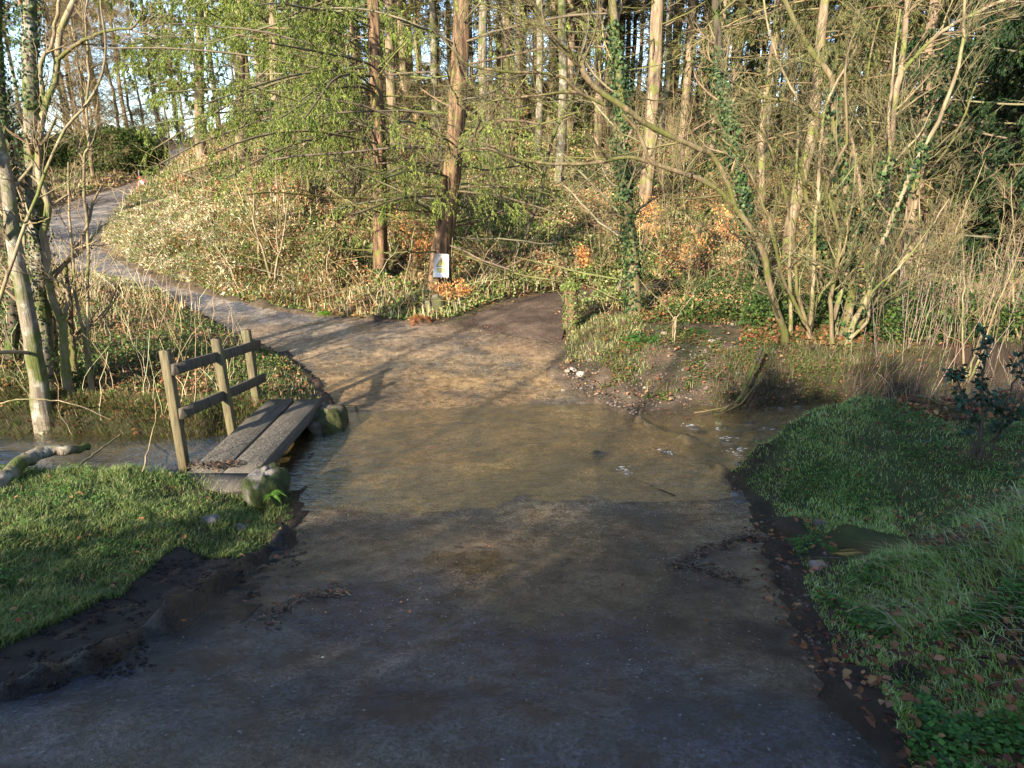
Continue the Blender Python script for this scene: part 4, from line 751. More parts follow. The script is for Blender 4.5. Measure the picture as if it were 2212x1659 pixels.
# ================================================================== ground cover
rng = np.random.default_rng(2024)
def proj(P):
    y = P[:, 1]; z = P[:, 2] - EYE; d = y * cos(PITCH) - z * sin(PITCH); return CX + F * P[:, 0] / d, CY - F * (y * sin(PITCH) + z * cos(PITCH)) / d
SDM = [.12]
def scat(n, Y0, Y1, px0, px1, pw=1.0, minrd=.08, ok=None):
    """points on the ground, denser near"""
    u = rng.random(n); Y = Y0 * (Y1 / Y0) ** u if pw == 1 else Y0 + (Y1 - Y0) * u
    px = rng.uniform(px0, px1, n); x = (px - CX) / F * Y * 1.0; z = hgt(x, Y)
    k = (samp(RSD, x, Y) > minrd) & (samp(PSD, x, Y) > minrd) & (samp(SDI, x, Y) > SDM[0])
    if ok is not None: k &= ok(x, Y)
    return x[k], Y[k], z[k]
def grad(x, y, e=.15): return np.stack([-(hgt(x + e, y) - hgt(x - e, y)) / (2 * e), -(hgt(x, y + e) - hgt(x, y - e)) / (2 * e), 0 * x], 1)
def bushf(x, y): return .04 + .55 * np.maximum(0, fbm(x, y, .9, 211) - .38) + .12 * fbm(x, y, 5, 213)
def bgrow(acc, x, y, z, h, wd, leanm, cols, wts=None, slump=.0, jit=.3, minw=None):
    m = len(x); pos = np.stack([x, y, z - .01], 1); a = rng.uniform(0, 6.283, m); h = h * rng.uniform(.5, 1.2, m); lean = np.stack([np.cos(a), np.sin(a), 0 * a], 1) * (h * leanm * rng.random(m))[:, None]
    if slump: g = grad(x, y); g = g / np.maximum(1, np.linalg.norm(g, axis=1, keepdims=True)); lean = lean + g * (h * slump)[:, None]; 
    blades(acc, pos, h, wd, lean, pal(m, cols, wts, jit))
STRAW = ((.42, .34, .19), (.52, .44, .27), (.30, .23, .12), (.60, .53, .36)); GREEN = ((.07, .12, .025), (.10, .15, .03), (.14, .18, .05), (.05, .09, .02)); RUST = ((.30, .12, .05), (.22, .09, .04), (.40, .20, .09), (.16, .07, .04))
# hillside
def palez(x, y):
    P = proj(np.stack([x, y, hgt(x, y)], 1)); return (samp(RSD, x, y) < 3.2) * sst(205, 225, P[0]) * sst(700, 420, P[0]) * (P[1] > 430)
hill = lambda x, y: ((y > 10.5) | (x > 1.0)) & (rng.random(len(x)) > .85 * palez(x, y))
A = Acc()
x, y, z = scat(360000, 11.5, 52, 100, 2450, ok=hill); B_ = bushf(x, y) * (1 + y / 60) * (.25 + .75 * sst(.4, 2.5, samp(RSD, x, y))) * (1 - .7 * sst(500, 380, (x / y) * F + CX) * (y < 60)); zz = z + B_ * rng.random(len(x)) ** .6; m = len(x)
s = (.022 + .0024 * y) * rng.uniform(.6, 1.4, m); t_ = fbm(x, y, .5, 221) + .35 * (fbm(x, y, 2.2, 222) - .5); w0 = rng.random(m)
g1 = pal(m, ((.11, .17, .04), (.17, .23, .06), (.07, .11, .03), (.25, .27, .09))); g2 = pal(m, ((.36, .17, .08), (.25, .12, .06), (.46, .26, .13))); g3 = pal(m, ((.46, .37, .21), (.34, .26, .14)))
c = np.where((w0 < .28 + .65 * sst(.42, .56, t_))[:, None], g1, np.where((w0 * 7 % 1 < .6)[:, None], g2, g3))
d = rvec(m); d[:, 2] = np.abs(d[:, 2]) * .4 - .15; cards(A, np.stack([x, y, zz], 1), d, s, s * .8, c)
tag(A.build('undergrowth', M['leaf'], kind='stuff'), 'bramble and low leafy undergrowth covering the wooded slope', kind='stuff')
A = Acc()
x, y, z = scat(42000, 11.3, 46, 100, 2450, ok=lambda x, y: hill(x, y) & (fbm(x, y, .6, 231) + .25 * (x < -1) > .45)); bgrow(A, x, y, z + bushf(x, y) * .3, .12 + .22 * fbm(x, y, 1.5, 232), .006 + .0007 * y, .8, STRAW + ((.20, .20, .07), (.28, .14, .07)), slump=.35)
px, py = 0, 0
# pale tussocks hanging over the cut bank by the lane
x, y, z = scat(200000, 12.5, 24, 120, 760, ok=lambda x, y: (samp(RSD, x, y) < 3.4) & (samp(RSD, x, y) > .12)); P_ = proj(np.stack([x, y, z], 1)); k = (P_[0] > 205) & (P_[0] < 720) & (P_[1] > 415 + (P_[0] - 220) * .2); x, y, z = x[k], y[k], z[k]
pale = sst(560, 400, proj(np.stack([x, y, z], 1))[0]) * sst(.32, .5, fbm(x * 2.2 + y, (y - x * .5) * .7, 1.2, 241)); k = rng.random(len(x)) < .45 + .5 * pale; x, y, z, pale = x[k], y[k], z[k], pale[k]
m = len(x); cc = np.where((rng.random(m) < pale * .8 + .12)[:, None], pal(m, ((.84, .78, .60), (.80, .73, .52), (.64, .58, .34), (.42, .44, .15), (.30, .20, .10))), pal(m, ((.16, .18, .05), (.30, .22, .11), (.12, .13, .04), (.34, .17, .08))))
g = grad(x, y); g = nrm(g) * .8; h_ = rng.uniform(.08, .34, m) * (.5 + fbm(x * 2, y * 2, 2, 245)); a = rng.uniform(0, 6.283, m); lean = g * h_[:, None] * .4 + np.stack([np.cos(a), np.sin(a), 0 * a], 1) * (h_ * .6)[:, None]
blades(A, np.stack([x, y, z + .04], 1), h_ * .5, .022, lean, cc)
tag(A.build('dry_grass', M['grass'], kind='stuff'), 'dry straw-coloured grass and tussocks on the slope and the cut bank', kind='stuff')
# sticks and canes in the undergrowth
A = Acc(); x, y, z = scat(3800, 11.5, 40, 100, 2400, ok=hill); m = len(x); d = rvec(m); d[:, 2] = np.abs(d[:, 2]) + .25; d = nrm(d); L = rng.uniform(.3, 1.3, m) * (1 + y / 50); b = np.stack([x, y, z], 1); s_ = np.linspace(0, 1, 6)[None, :, None]
P = b[:, None] + d[:, None] * L[:, None, None] * s_ + rng.normal(size=(m, 6, 3)) * .025 - np.array([0, 0, .35]) * (s_ ** 2) * L[:, None, None] * rng.random((m, 1, 1)); tubes(A, P, np.outer(.0028 + .00022 * y, np.linspace(1, .5, 6)), 3, pal(m, ((.42, .32, .18), (.55, .45, .28), (.28, .17, .09), (.35, .30, .12))))
tag(A.build('canes', M['twig'], kind='stuff'), 'tangle of bare canes and sticks rising from the undergrowth', kind='stuff')
# far left bank of the stream
A = Acc(); lb = lambda x, y: (x < -1.0) & (samp(RSD, x, y) > .05)
x, y, z = scat(110000, 6.0, 17, -260, 780, ok=lb); m = len(x); gr = sst(-4.2, -2.6, x + .4 * (y - 8)); tt = fbm(x, y, 1.1, 251); zz = z + (.03 + .28 * np.maximum(0, tt - .35)) * (1 - .6 * gr) * rng.random(m)
w0 = rng.random(m); c = np.where((w0 < .4 + .5 * sst(.4, .6, tt))[:, None], pal(m, ((.10, .16, .04), (.14, .19, .05), (.06, .10, .03))), pal(m, ((.30, .16, .08), (.19, .10, .06), (.36, .22, .12)))); s = rng.uniform(.018, .045, m); d = rvec(m); d[:, 2] = np.abs(d[:, 2]) * .4 - .1; cards(A, np.stack([x, y, zz], 1), d, s, s * .8, c)
tag(A.build('undergrowth', M['leaf'], kind='stuff'), 'low brambles, leaves and moss on the far stream bank left of the lane', kind='stuff')
A = Acc(); x, y, z = scat(60000, 6.0, 16, -260, 780, ok=lb); k = rng.random(len(x)) < .35 + .65 * sst(.4, .55, fbm(x, y, 1.3, 261)); x, y, z = x[k], y[k], z[k]; gr = x > -3.3
bgrow(A, x[gr], y[gr], z[gr], .10, .007, .8, GREEN + STRAW[:3], slump=.25); ng = ~gr & (rng.random(len(x)) < .45); bgrow(A, x[ng], y[ng], z[ng], .12, .006, 1.0, STRAW[:3] + GREEN + ((.26, .15, .09), (.2, .12, .07)), slump=.35)
# fringe hanging over the water's edge
SDM[0] = -.03; x, y, z = scat(34000, 6.2, 7.6, -300, 620, ok=lambda x, y: (samp(SDI, x, y) < .42) & (samp(RSD, x, y) > .05)); bgrow(A, x, y, z, .14, .006, .5, STRAW[2:3] + GREEN[:3] + ((.2, .15, .09),) + ((.14, .10, .06),), slump=1.0)
tag(A.build('grass', M['grass'], kind='stuff'), 'rough mixed grass on the far stream bank left of the lane', kind='stuff')
A = Acc(); x, y, z = scat(420, 6.6, 15, -260, 520, ok=lambda x, y: lb(x, y) & (x < -2.9)); m = len(x); d = rvec(m) * .4; d[:, 2] = 1; d = nrm(d); L = rng.uniform(.25, 1.0, m); s_ = np.linspace(0, 1, 6)[None, :, None]
P = np.stack([x, y, z], 1)[:, None] + d[:, None] * L[:, None, None] * s_ + rng.normal(size=(m, 6, 3)) * .012; P[:, :, :2] += (s_[..., 0] ** 2 * (L * rng.random(m) * .5)[:, None])[..., None] * rng.normal(size=(m, 1, 2)); tubes(A, P, np.outer(rng.uniform(.0025, .005, m), np.linspace(1, .5, 6)), 3, pal(m, ((.50, .42, .26), (.38, .27, .15), (.60, .52, .34))))
tag(A.build('dead_stalks', M['twig'], kind='stuff'), 'pale dead stalks among the brambles on the left bank', kind='stuff')
# mound around the stump and the bank right of the path
A = Acc(); mb = lambda x, y: (samp(RSD, x, y) > .12)
x, y, z = scat(26000, 7.8, 11.3, 1190, 2300, ok=mb); P_ = proj(np.stack([x, y, z], 1)); k = ((np.abs(P_[0] - 1290) < 95) & (P_[1] < 785)) | ((fbm(x, y, 1.5, 271) > .53) & (P_[0] > 1330)) ; x, y, z = x[k], y[k], z[k]; pl = proj(np.stack([x, y, z], 1))[0] < 1400
kk = fbm(x, y, 4, 277) > .42; pl &= kk; bgrow(A, x[pl], y[pl], z[pl], .10, .006, 1.1, ((.34, .36, .14), (.16, .22, .05), (.50, .46, .26), (.10, .15, .03)), slump=.4); bgrow(A, x[~pl], y[~pl], z[~pl], .10, .006, .8, STRAW[2:3] + GREEN + ((.16, .11, .07),), slump=.6)
x, y, z = scat(11000, 7.3, 8.4, 1560, 2300, ok=mb); bgrow(A, x, y, z, .11, .006, .8, ((.10, .13, .04), (.18, .15, .08), (.07, .10, .03), (.14, .10, .06)), slump=.8)
tag(A.build('grass', M['grass'], kind='stuff'), 'tufty pale grass around the stump and along the far right bank', kind='stuff')
A = Acc(); x, y, z = scat(60000, 8.5, 13, 1390, 2350, ok=mb); P_ = proj(np.stack([x, y, z], 1)); k = (P_[1] < 745 + .0 * P_[0]) & ((P_[0] > 1600) | (P_[1] < 700)); x, y, z = x[k], y[k], z[k]; m = len(x); tt = fbm(x, y, 1.0, 275); zz = z + (.08 + 2.2 * np.maximum(0, tt - .42)) * rng.random(m)
s = rng.uniform(.03, .06, m); d = rvec(m); cards(A, np.stack([x, y, zz], 1), d, s, s * .8, np.where((rng.random(m) < .3 + .9 * sst(.42, .55, tt))[:, None], pal(m, ((.035, .07, .02), (.06, .10, .03), (.09, .13, .03))), pal(m, ((.24, .11, .05), (.16, .08, .04)))))
tag(A.build('undergrowth', M['leaf'], kind='stuff'), 'dark brambles and ivy under the tangled clump on the far right bank', kind='stuff')
# dead stalks, right
A = Acc(); x, y, z = scat(620, 7.0, 11.0, 1800, 2420, pw=0); k = rng.random(len(x)) < .25 + .75 * sst(1830, 1960, proj(np.stack([x, y, z], 1))[0]); x, y, z = x[k], y[k], z[k]; m = len(x); d = rng.normal(size=(m, 3)) * .13; d[:, 2] = 1; L = rng.uniform(.3, 1.5, m); s_ = np.linspace(0, 1, 7)[None, :, None]
P = np.stack([x, y, z - .03], 1)[:, None] + d[:, None] * L[:, None, None] * s_ + np.cumsum(rng.normal(size=(m, 7, 3)) * .008, 1); R_ = np.outer(rng.uniform(.003, .0055, m), np.linspace(1, .5, 7)); cc = pal(m, ((.32, .23, .18), (.40, .31, .25), (.22, .14, .11), (.30, .25, .15))); tubes(A, P, R_, 3, cc)
P1, R1 = grow(P, R_, 2, .4, 1, .1, .35, .3, .7, .1, .08, 4, rf=.6); tubes(A, P1, np.maximum(R1, .002), 3, pal(len(P1), ((.36, .27, .2),)))
x, y, z = scat(1500, 5.9, 8.0, 1850, 2420, pw=0, ok=lambda x, y: x > 2.9); m = len(x); d = rng.normal(size=(m, 3)) * .3; d[:, 2] = 1; L = rng.uniform(.1, .5, m); s_ = np.linspace(0, 1, 5)[None, :, None]; P = np.stack([x, y, z - .02], 1)[:, None] + d[:, None] * L[:, None, None] * s_ + np.cumsum(rng.normal(size=(m, 5, 3)) * .012, 1); tubes(A, P, np.outer(rng.uniform(.002, .004, m), np.linspace(1, .5, 5)), 3, pal(m, ((.3, .2, .15), (.2, .13, .1), (.36, .29, .2))))
tag(A.build('dead_stalks', M['twig'], kind='stuff'), 'stand of upright pinkish-grey dead stalks beside the stream on the right', kind='stuff')
# near grass, both sides
def turf(n, Y0, Y1, p0, p1, ok, h, cols, lab, wd=.0045, hf=None, slump=.15):
    A = Acc(); x, y, z = scat(n, Y0, Y1, p0, p1, ok=ok, minrd=.0); tuft = fbm(x, y, 5, 281, 3); k = rng.random(len(x)) < .3 + 1.2 * sst(.3, .6, tuft); x, y, z = x[k], y[k], z[k]
    hh = h * (.5 + 1.1 * fbm(x, y, 3, 291)) * sst(-.02, .35, samp(RSD, x, y) + .1)
    if hf is not None: hh = hh * hf(x, y)
    m = len(x); pos = np.stack([x, y, z - .005], 1); a = rng.uniform(0, 6.283, m); hh = hh * rng.uniform(.5, 1.3, m); lean = np.stack([np.cos(a), np.sin(a), 0 * a], 1) * (hh * rng.uniform(.2, 1.0, m))[:, None] + grad(x, y) * (hh * slump)[:, None]
    c = pal(m, cols, jit=.3) * (.75 + .5 * fbm(x, y, 1.7, 295)[:, None]); dead = rng.random(m) < .09; c[dead] = pal(dead.sum(), ((.30, .25, .13), (.22, .18, .09)))
    blades(A, pos, hh, wd, lean, c); return tag(A.build('grass', M['grass'], kind='stuff'), lab, kind='stuff')
def rln(x, y): d_, _, _ = seg_dist(np.stack([x, y], 1), rill, False); return d_
mudp = lambda x, y: ((np.abs(samp(RSD, x, y) - .12) > .30 + .25 * (fbm(x, y, 2, 301) - .5)) | (y > 3.75))
GN = ((.11, .17, .04), (.15, .21, .05), (.08, .13, .04), (.20, .24, .08)); GC = ((.24, .38, .09), (.32, .47, .15), (.18, .30, .06), (.42, .52, .28), (.30, .38, .08))
turf(170000, 2.2, 5.35, -420, 700, lambda x, y: (x < -1.0) & (samp(RSD, x, y) > .03) & mudp(x, y), .055, GN, 'short green grass on the near left bank below the footbridge')
turf(330000, 1.3, 7.3, 1560, 2900, lambda x, y: (x > 1.05) & (samp(RSD, x, y) > .0 + .20 * fbm(x, y, 3, 311)) & (rng.random(len(x)) < np.where(y > 4.5, 1, np.where(x > 2.15 + .5 * sst(3.0, 2.3, y), 1, .5 - .25 * sst(3.2, 2.2, y) + .5 * sst(.5, .62, fbm(x, y, 2.6, 313))))) & (rln(x, y) > .12 + .45 * fbm(x, y, 3, 317)) & ((x < 3.0 + .4 * (y - 5)) | (rng.random(len(x)) < .25)), .06, GC, 'green grass on the rounded banks at the near right', hf=lambda x, y: .62 + 1.7 * sst(1.9, 2.4, x) * sst(4.0, 3.4, y), slump=.5)
# low weeds (small round leaves)
def weeds(n, Y0, Y1, p0, p1, ok, size, lab, cols=((.06, .15, .03), (.09, .20, .04), (.04, .10, .03))):
    A = Acc(); x, y, z = scat(n, Y0, Y1, p0, p1, ok=ok); k = fbm(x, y, 3.2, 321, 3) > .55; x, y, z = x[k], y[k], z[k]; m = len(x); nor = rvec(m) * .5; nor[:, 2] = 1; d = np.cross(nrm(nor), rvec(m)); s = size * rng.uniform(.5, 1.2, m); cards(A, np.stack([x, y, z + rng.uniform(.01, .07, m)], 1), d, s, s * .9, pal(m, cols), nrm(nor)); tag(A.build('ground_cover', M['leaf'], kind='stuff'), lab, kind='stuff')
weeds(90000, 1.3, 7, 1620, 2700, lambda x, y: x > 1.2, .022, 'low round-leaved green weeds among the grass at the near right')
weeds(22000, 2.4, 5.3, -300, 660, lambda x, y: (x < -1.2) & mudp(x, y), .018, 'low green weeds among the grass at the near left')
# fallen leaves
def fallen(n, Y0, Y1, p0, p1, ok, size, lab, lift=.02, cols=((.26, .10, .045), (.34, .15, .06), (.16, .07, .045), (.40, .22, .11), (.10, .05, .035)), minrd=-.2):
    A = Acc(); x, y, z = scat(n, Y0, Y1, p0, p1, ok=ok, minrd=minrd); m = len(x); zr = np.where(samp(RSD, x, y) < -.08, .165, 0); nor = rvec(m) * .55; nor[:, 2] = 1; nor = nrm(nor); d = nrm(np.cross(nor, rvec(m))); s = size * rng.uniform(.5, 1.25, m); pos = np.stack([x, y, z + zr + lift * rng.uniform(.4, 1.6, m)], 1); side = np.cross(d, nor)
    cc = pal(m, cols); f = rng.uniform(.1, .35, (m, 1)); V = np.stack([pos - d * s[:, None] * .5, pos - d * s[:, None] * .15 + side * s[:, None] * .3 + nor * s[:, None] * f, pos + d * s[:, None] * .2 + side * s[:, None] * .26 + nor * s[:, None] * f, pos + d * s[:, None] * .55, pos + d * s[:, None] * .2 - side * s[:, None] * .26 + nor * s[:, None] * f * .6, pos - d * s[:, None] * .15 - side * s[:, None] * .3 + nor * s[:, None] * f * .6], 1)
    b = np.arange(m)[:, None] * 6; A.add(V.reshape(-1, 3), np.concatenate([b + np.array([[0, 1, 2, 3]]), b + np.array([[0, 3, 4, 5]])]), col=np.repeat(cc, 6, 0)); return tag(A.build('fallen_leaves', M['leaf'], kind='stuff'), lab, kind='stuff')
fallen(3800, 1.2, 7, 1650, 2700, lambda x, y: (x > 1.15) & (fbm(x, y, 1.4, 331) > .42 - .25 * sst(3.0, 4.0, x - .3 * y + 1.8)), .036, 'brown fallen leaves on the near right bank', lift=.04, cols=((.17, .07, .035), (.25, .11, .05), (.10, .045, .03), (.32, .17, .09), (.07, .035, .03)))
fallen(1500, 5.6, 7.6, 1980, 2500, lambda x, y: x > 3.3, .06, 'dark brown leaf litter under the holly at the right edge', lift=.03)
fallen(260, 2.2, 5.2, -300, 640, lambda x, y: (x < -1.1) & mudp(x, y), .045, 'scattered brown leaves on the near left bank', lift=.03)
fallen(150, 1.5, 14, 200, 1750, lambda x, y: (samp(RSD, x, y) < -.05) & ((y < 4.7) | (y > 8)), .02, 'few orange-brown leaves lying on the wet lane', lift=.004, minrd=-9)
fallen(9000, 6.3, 16, -200, 2400, lambda x, y: (samp(RSD, x, y) > .1), .05, 'brown leaf litter on the far banks', lift=.05)
# loose stones: gravel as stuff, larger ones as things
def gravel(n, ok, Y0, Y1, p0, p1, s0, s1, lab, cols, minrd=-.3):
    A = Acc(); x, y, z = scat(n, Y0, Y1, p0, p1, minrd=minrd, ok=ok); m = len(x); s = s0 + (s1 - s0) * rng.random(m) ** 3
    o = np.array([[1, 0, 0], [0, 1, 0], [-1, 0, 0], [0, -1, 0], [0, 0, .7], [0, 0, -.7], [.7, .7, .1], [-.7, .7, -.1], [-.7, -.7, .1], [.7, -.7, 0]]) * .5
    tri = np.array([[0, 6, 4], [6, 1, 4], [1, 7, 4], [7, 2, 4], [2, 8, 4], [8, 3, 4], [3, 9, 4], [9, 0, 4], [6, 0, 5], [1, 6, 5], [7, 1, 5], [2, 7, 5], [8, 2, 5], [3, 8, 5], [9, 3, 5], [0, 9, 5]])
    a = rng.uniform(0, 6.283, m); ca, sa = np.cos(a)[:, None], np.sin(a)[:, None]; v = o[None] * s[:, None, None] * rng.uniform(.6, 1.2, (m, 1, 3)) * (1 + .25 * rng.normal(size=(m, 10, 1))); V = np.stack([v[..., 0] * ca - v[..., 1] * sa, v[..., 0] * sa + v[..., 1] * ca, v[..., 2]], -1) + np.stack([x, y, z + s * .12 + np.where(samp(RSD, x, y) < -.05, .16, 0)], 1)[:, None]
    A.add(V.reshape(-1, 3), None, (np.arange(m)[:, None, None] * 10 + tri[None]).reshape(-1, 3), col=np.repeat(pal(m, cols, jit=.35), 10, 0)); tag(A.build('gravel', M['stone'], kind='stuff'), lab, kind='stuff')
GR = ((.17, .13, .10), (.11, .085, .07), (.24, .19, .15), (.075, .06, .05))
def gscat(ok): return ok
_scat = scat
def scat(n, Y0, Y1, px0, px1, pw=1.0, minrd=.08, ok=None):
    if minrd > -.5: return _scat(n, Y0, Y1, px0, px1, pw, minrd, ok)
    Y = Y0 * (Y1 / Y0) ** rng.random(n); px = rng.uniform(px0, px1, n); x = (px - CX) / F * Y; z = hgt(x, Y); k = (samp(PSD, x, Y) > minrd); k &= ok(x, Y); return x[k], Y[k], z[k]
gravel(5500, lambda x, y: (samp(RSD, x, y) > -.02) & (np.hypot((x - 1.7) / 1.7, (y - 8.0) / 1.0) < 1.1) & (hgt(x, y) > -.05), 7.0, 9.6, 1150, 1800, .012, .06, 'brown shingle on the small beach right of the ford', GR, minrd=-1)
gravel(2600, lambda x, y: (samp(RSD, x, y) > -.5) & (y > 8.3) & (samp(RSD, x, y) < .15), 8.3, 15, 400, 1300, .008, .024, 'grit and small stones along the edges of the lane and path', GR + ((.38, .33, .28),), minrd=-1)
gravel(1500, lambda x, y: (samp(RSD, x, y) > -.1) & (samp(RSD, x, y) < .35) & (x > .9), 1.6, 5.6, 1500, 1950, .008, .035, 'grit and stones along the near right edge of the lane', GR, minrd=-1)
gravel(3200, lambda x, y: (samp(RSD, x, y) < -.1) & (y < 5.1) & (rng.random(len(x)) < .25 + 1.2 * fbm(x, y, 2, 391) * sst(-1.5, 1.2, x)), 1.4, 5.1, 0, 1850, .003, .009, 'pale grit scattered on the wet lane in front', ((.45, .45, .45), (.25, .24, .23), (.15, .14, .14)), minrd=-9)
def at(px, py, z): return PZ(px, py, z)
GK = 'stones along the stream and the far right bank'
for k, (px, py, s, lab, c) in enumerate([(1236, 802, .17, 'pale flat stone in the sunlit shingle beside the lane, the larger of two', (.42, .36, .30)), (1255, 800, .15, 'pale rounded stone touching the larger flat one in the sunlit shingle', (.46, .41, .35)), (1225, 808, .09, 'small tan stone just left of the two pale stones in the shingle', (.36, .29, .22)), (1217, 840, .08, 'small pale stone near the water edge of the shingle beach', (.35, .31, .26)), (1290, 852, .08, 'grey stone at the wet edge of the shingle beach', (.26, .24, .23)),
        (1538, 731, .12, 'round pale stone on the earth mound of the far bank', (.40, .36, .30)), (1434, 722, .11, 'brown stone at the top left of the earth mound', (.32, .24, .18)), (1609, 776, .14, 'tan stone low on the far bank, left of the fallen branch', (.36, .31, .22)), (1571, 776, .11, 'dull greenish stone beside the tan one on the far bank', (.25, .23, .16)), (1452, 828, .11, 'brown stone at the foot of the earth mound under the fern', (.20, .15, .12)), (1560, 841, .10, 'small mossy stone near the fallen branch', (.15, .15, .08)), (1812, 872, .12, 'pale stone at the water under the dead stalks', (.42, .38, .32)), (1685, 886, .10, 'flat dark stone on the far water edge under the clump', (.14, .13, .13)), (1722, 884, .11, 'wet bluish stone on the far water edge under the clump', (.12, .13, .15)),
        (1602, 1092, .12, 'dark stone at the foot of the right grass bank by the water', (.12, .11, .11)), (1590, 1068, .10, 'grey stone in the water at the foot of the right grass bank', (.17, .16, .16)), (1770, 1128 + 5, .09, 'half-hidden grey stone on the right bank above the rill', (.15, .14, .14)), (1768, 1226, .12, 'pale wedge-shaped stone beside the rill on the right', (.33, .28, .24)), (515, 1145, .13, 'dark angular stone on the grass edge under the bridge boulder', (.09, .085, .08)), (455, 1128, .14, 'flat grey stone set in the grass below the bridge', (.16, .16, .17)), (697, 878, .13, 'dark wet stone between the bridge abutment and the lane', (.12, .12, .12)), (683, 858, .10, 'small dark stone above the wet one by the bridge abutment', (.10, .10, .11)), (371, 1024, .22, 'dark flat slate half under the left end of the footbridge', (.06, .06, .08))]):
    z0 = .2
    for _ in range(5): p = PZ(px, py, z0); z0 = float(hgt(p[0], p[1])); z0 = max(z0, -.02)
    rock('loose_stone', (p[0], p[1], z0 + s * .12), (s, s * .8, s * .55), 40 + k, c, None, lab, 'stone', GK, n=9)
for k, (px, py, s, lab) in enumerate([(1293, 978, .13, 'thin dark stone breaking the surface mid-ford'), (1440, 975, .11, 'wet dark stone with ripples at the right of the ford'), (1500, 925, .12, 'submerged dark stone in the riffle nearest the far bank'), (1570, 955, .14, 'wet stone in the riffle beside the right bank'), (1600, 1000, .11, 'small wet stone in the riffle near the foot of the grass bank'), (1620, 915, .12, 'dark stone in the shadowed stream at the right')]):
    p = PZ(px, py, 0); rock('wet_stone', (p[0], p[1], -.015), (s * 1.3, s * .8, s * .5), 80 + k, (.05, .045, .04), None, lab, 'stone', 'stones in the stream', n=9)
# ================================================================== single plants and objects
def onpx(px, py):
    z0 = .3
    for _ in range(8): p = PZ(px, py, z0); z0 = float(hgt(p[0], p[1]))
    p[2] = z0; return p
def fern(px, py, n, L, lab, cols=((.04, .10, .02), (.06, .14, .03)), base=None):
    b = onpx(px, py) if base is None else np.array(base); A = Acc()
    for k in range(n):
        a = k / n * 6.283 + rng.uniform(-.3, .3); l = L * rng.uniform(.7, 1.15); s = np.linspace(0, 1, 18)[:, None]; el = rng.uniform(.5, 1.0)
        P = b + np.array([cos(a), sin(a), 0]) * l * (s * .9) + np.array([0, 0, 1]) * l * (el * s - (el + .35) * s ** 2); tubes(A, P, np.linspace(.003, .001, 18), 3, cols[0])
        tn_ = nrm(np.gradient(P, axis=0)); sd_ = nrm(np.cross(tn_, [0, 0, 1])); w_ = .26 * l * np.sin(np.clip(s * 3.0 + .25, 0, 3.1)) 
        for sg in (1, -1): cards(A, P[2:], (sd_ * sg + tn_ * .4)[2:] + np.array([0, 0, -.15]), w_[2:, 0], .06 * l, pal(16, cols), np.tile([0, 0, 1.], (16, 1)) + .3 * rvec(16))
    return tag(A.build('fern', M['leaf'], loc=tuple(b)), lab, 'fern', 'ferns on the banks')
fern(850, 690, 11, .42, 'green fern at the lane edge under the bank, left of the sign tree'); fern(882, 694, 9, .38, 'fern beside the rusty fronds, nearest the foot of the sign tree'); fern(905, 688, 8, .38, 'rusty brown dead fern at the foot of the sign tree', ((.28, .10, .04), (.36, .15, .06))); fern(830, 700, 7, .26, 'small fern just left of the larger green fern by the lane')
fern(1385, 778, 12, .50, 'large drooping green fern on the side of the earth mound'); fern(1362, 790, 8, .40, 'fern with some brown fronds beside the large drooping one', ((.06, .11, .03), (.26, .12, .05))); fern(1498, 800, 9, .30, 'small fern lower right of the earth mound'); fern(700, 676, 14, .17, 'bright yellow-green tuft at the lane edge below the slender conifer', ((.14, .30, .02), (.20, .38, .04)))
fern(0, 0, 9, .14, 'bright small fern on the side of the near bridge boulder', ((.10, .22, .03), (.16, .30, .05)), base=(-1.86, 4.72, .22)); fern(0, 0, 8, .12, 'green tuft under the near end of the footbridge', ((.09, .18, .03), (.13, .24, .04)), base=(-2.3, 4.70, .14))
# beech saplings that keep their orange leaves
def beech(px, py, Y, w_, h_, lab, n=700, sz=.05):
    c = PY(px, py, Y); g = hgt(c[0], c[1]); t = thing('beech_sapling', lab, 'sapling', (c[0], c[1], g), 'beech saplings with orange leaves'); A, G = Acc(), Acc(); zc = c[2] - g
    s = np.linspace(0, 1, 10)[:, None]; Ls = [(np.array([c[0], c[1], g - .05]) + s * np.array([rng.normal() * w_ * .25, rng.normal() * .2, zc + h_ * .45]) + rng.normal(size=(10, 3)) * .01, np.linspace(.012, .004, 10)) for _ in range(3)]
    P, R = st(*Ls); tubes(A, P, R, 5, (.16, .11, .08)); t0 = np.clip(1 - h_ / (zc + h_ * .5), .1, .9); P1, R1 = grow(P, R, 12, t0, 1, w_ * .35, w_ * .65, 1.1, 1.7, .02, .08, 6, rf=.5, taper=.3); tubes(A, P1, R1, 3, (.16, .11, .08))
    pos, tan, _ = along(P1, max(1, n // len(P1)), .15, 1); m = len(pos); d = rvec(m) * .6; d[:, 2] -= .7; ss_ = sz * rng.uniform(.6, 1.2, m); cards(G, pos + rng.normal(size=(m, 3)) * .05, d, ss_, ss_ * .5, pal(m, ((.62, .27, .08), (.72, .36, .13), (.50, .19, .06), (.78, .46, .20))))
    A.build('stem', M['twig'], t); G.build('foliage', M['leaf'], t)
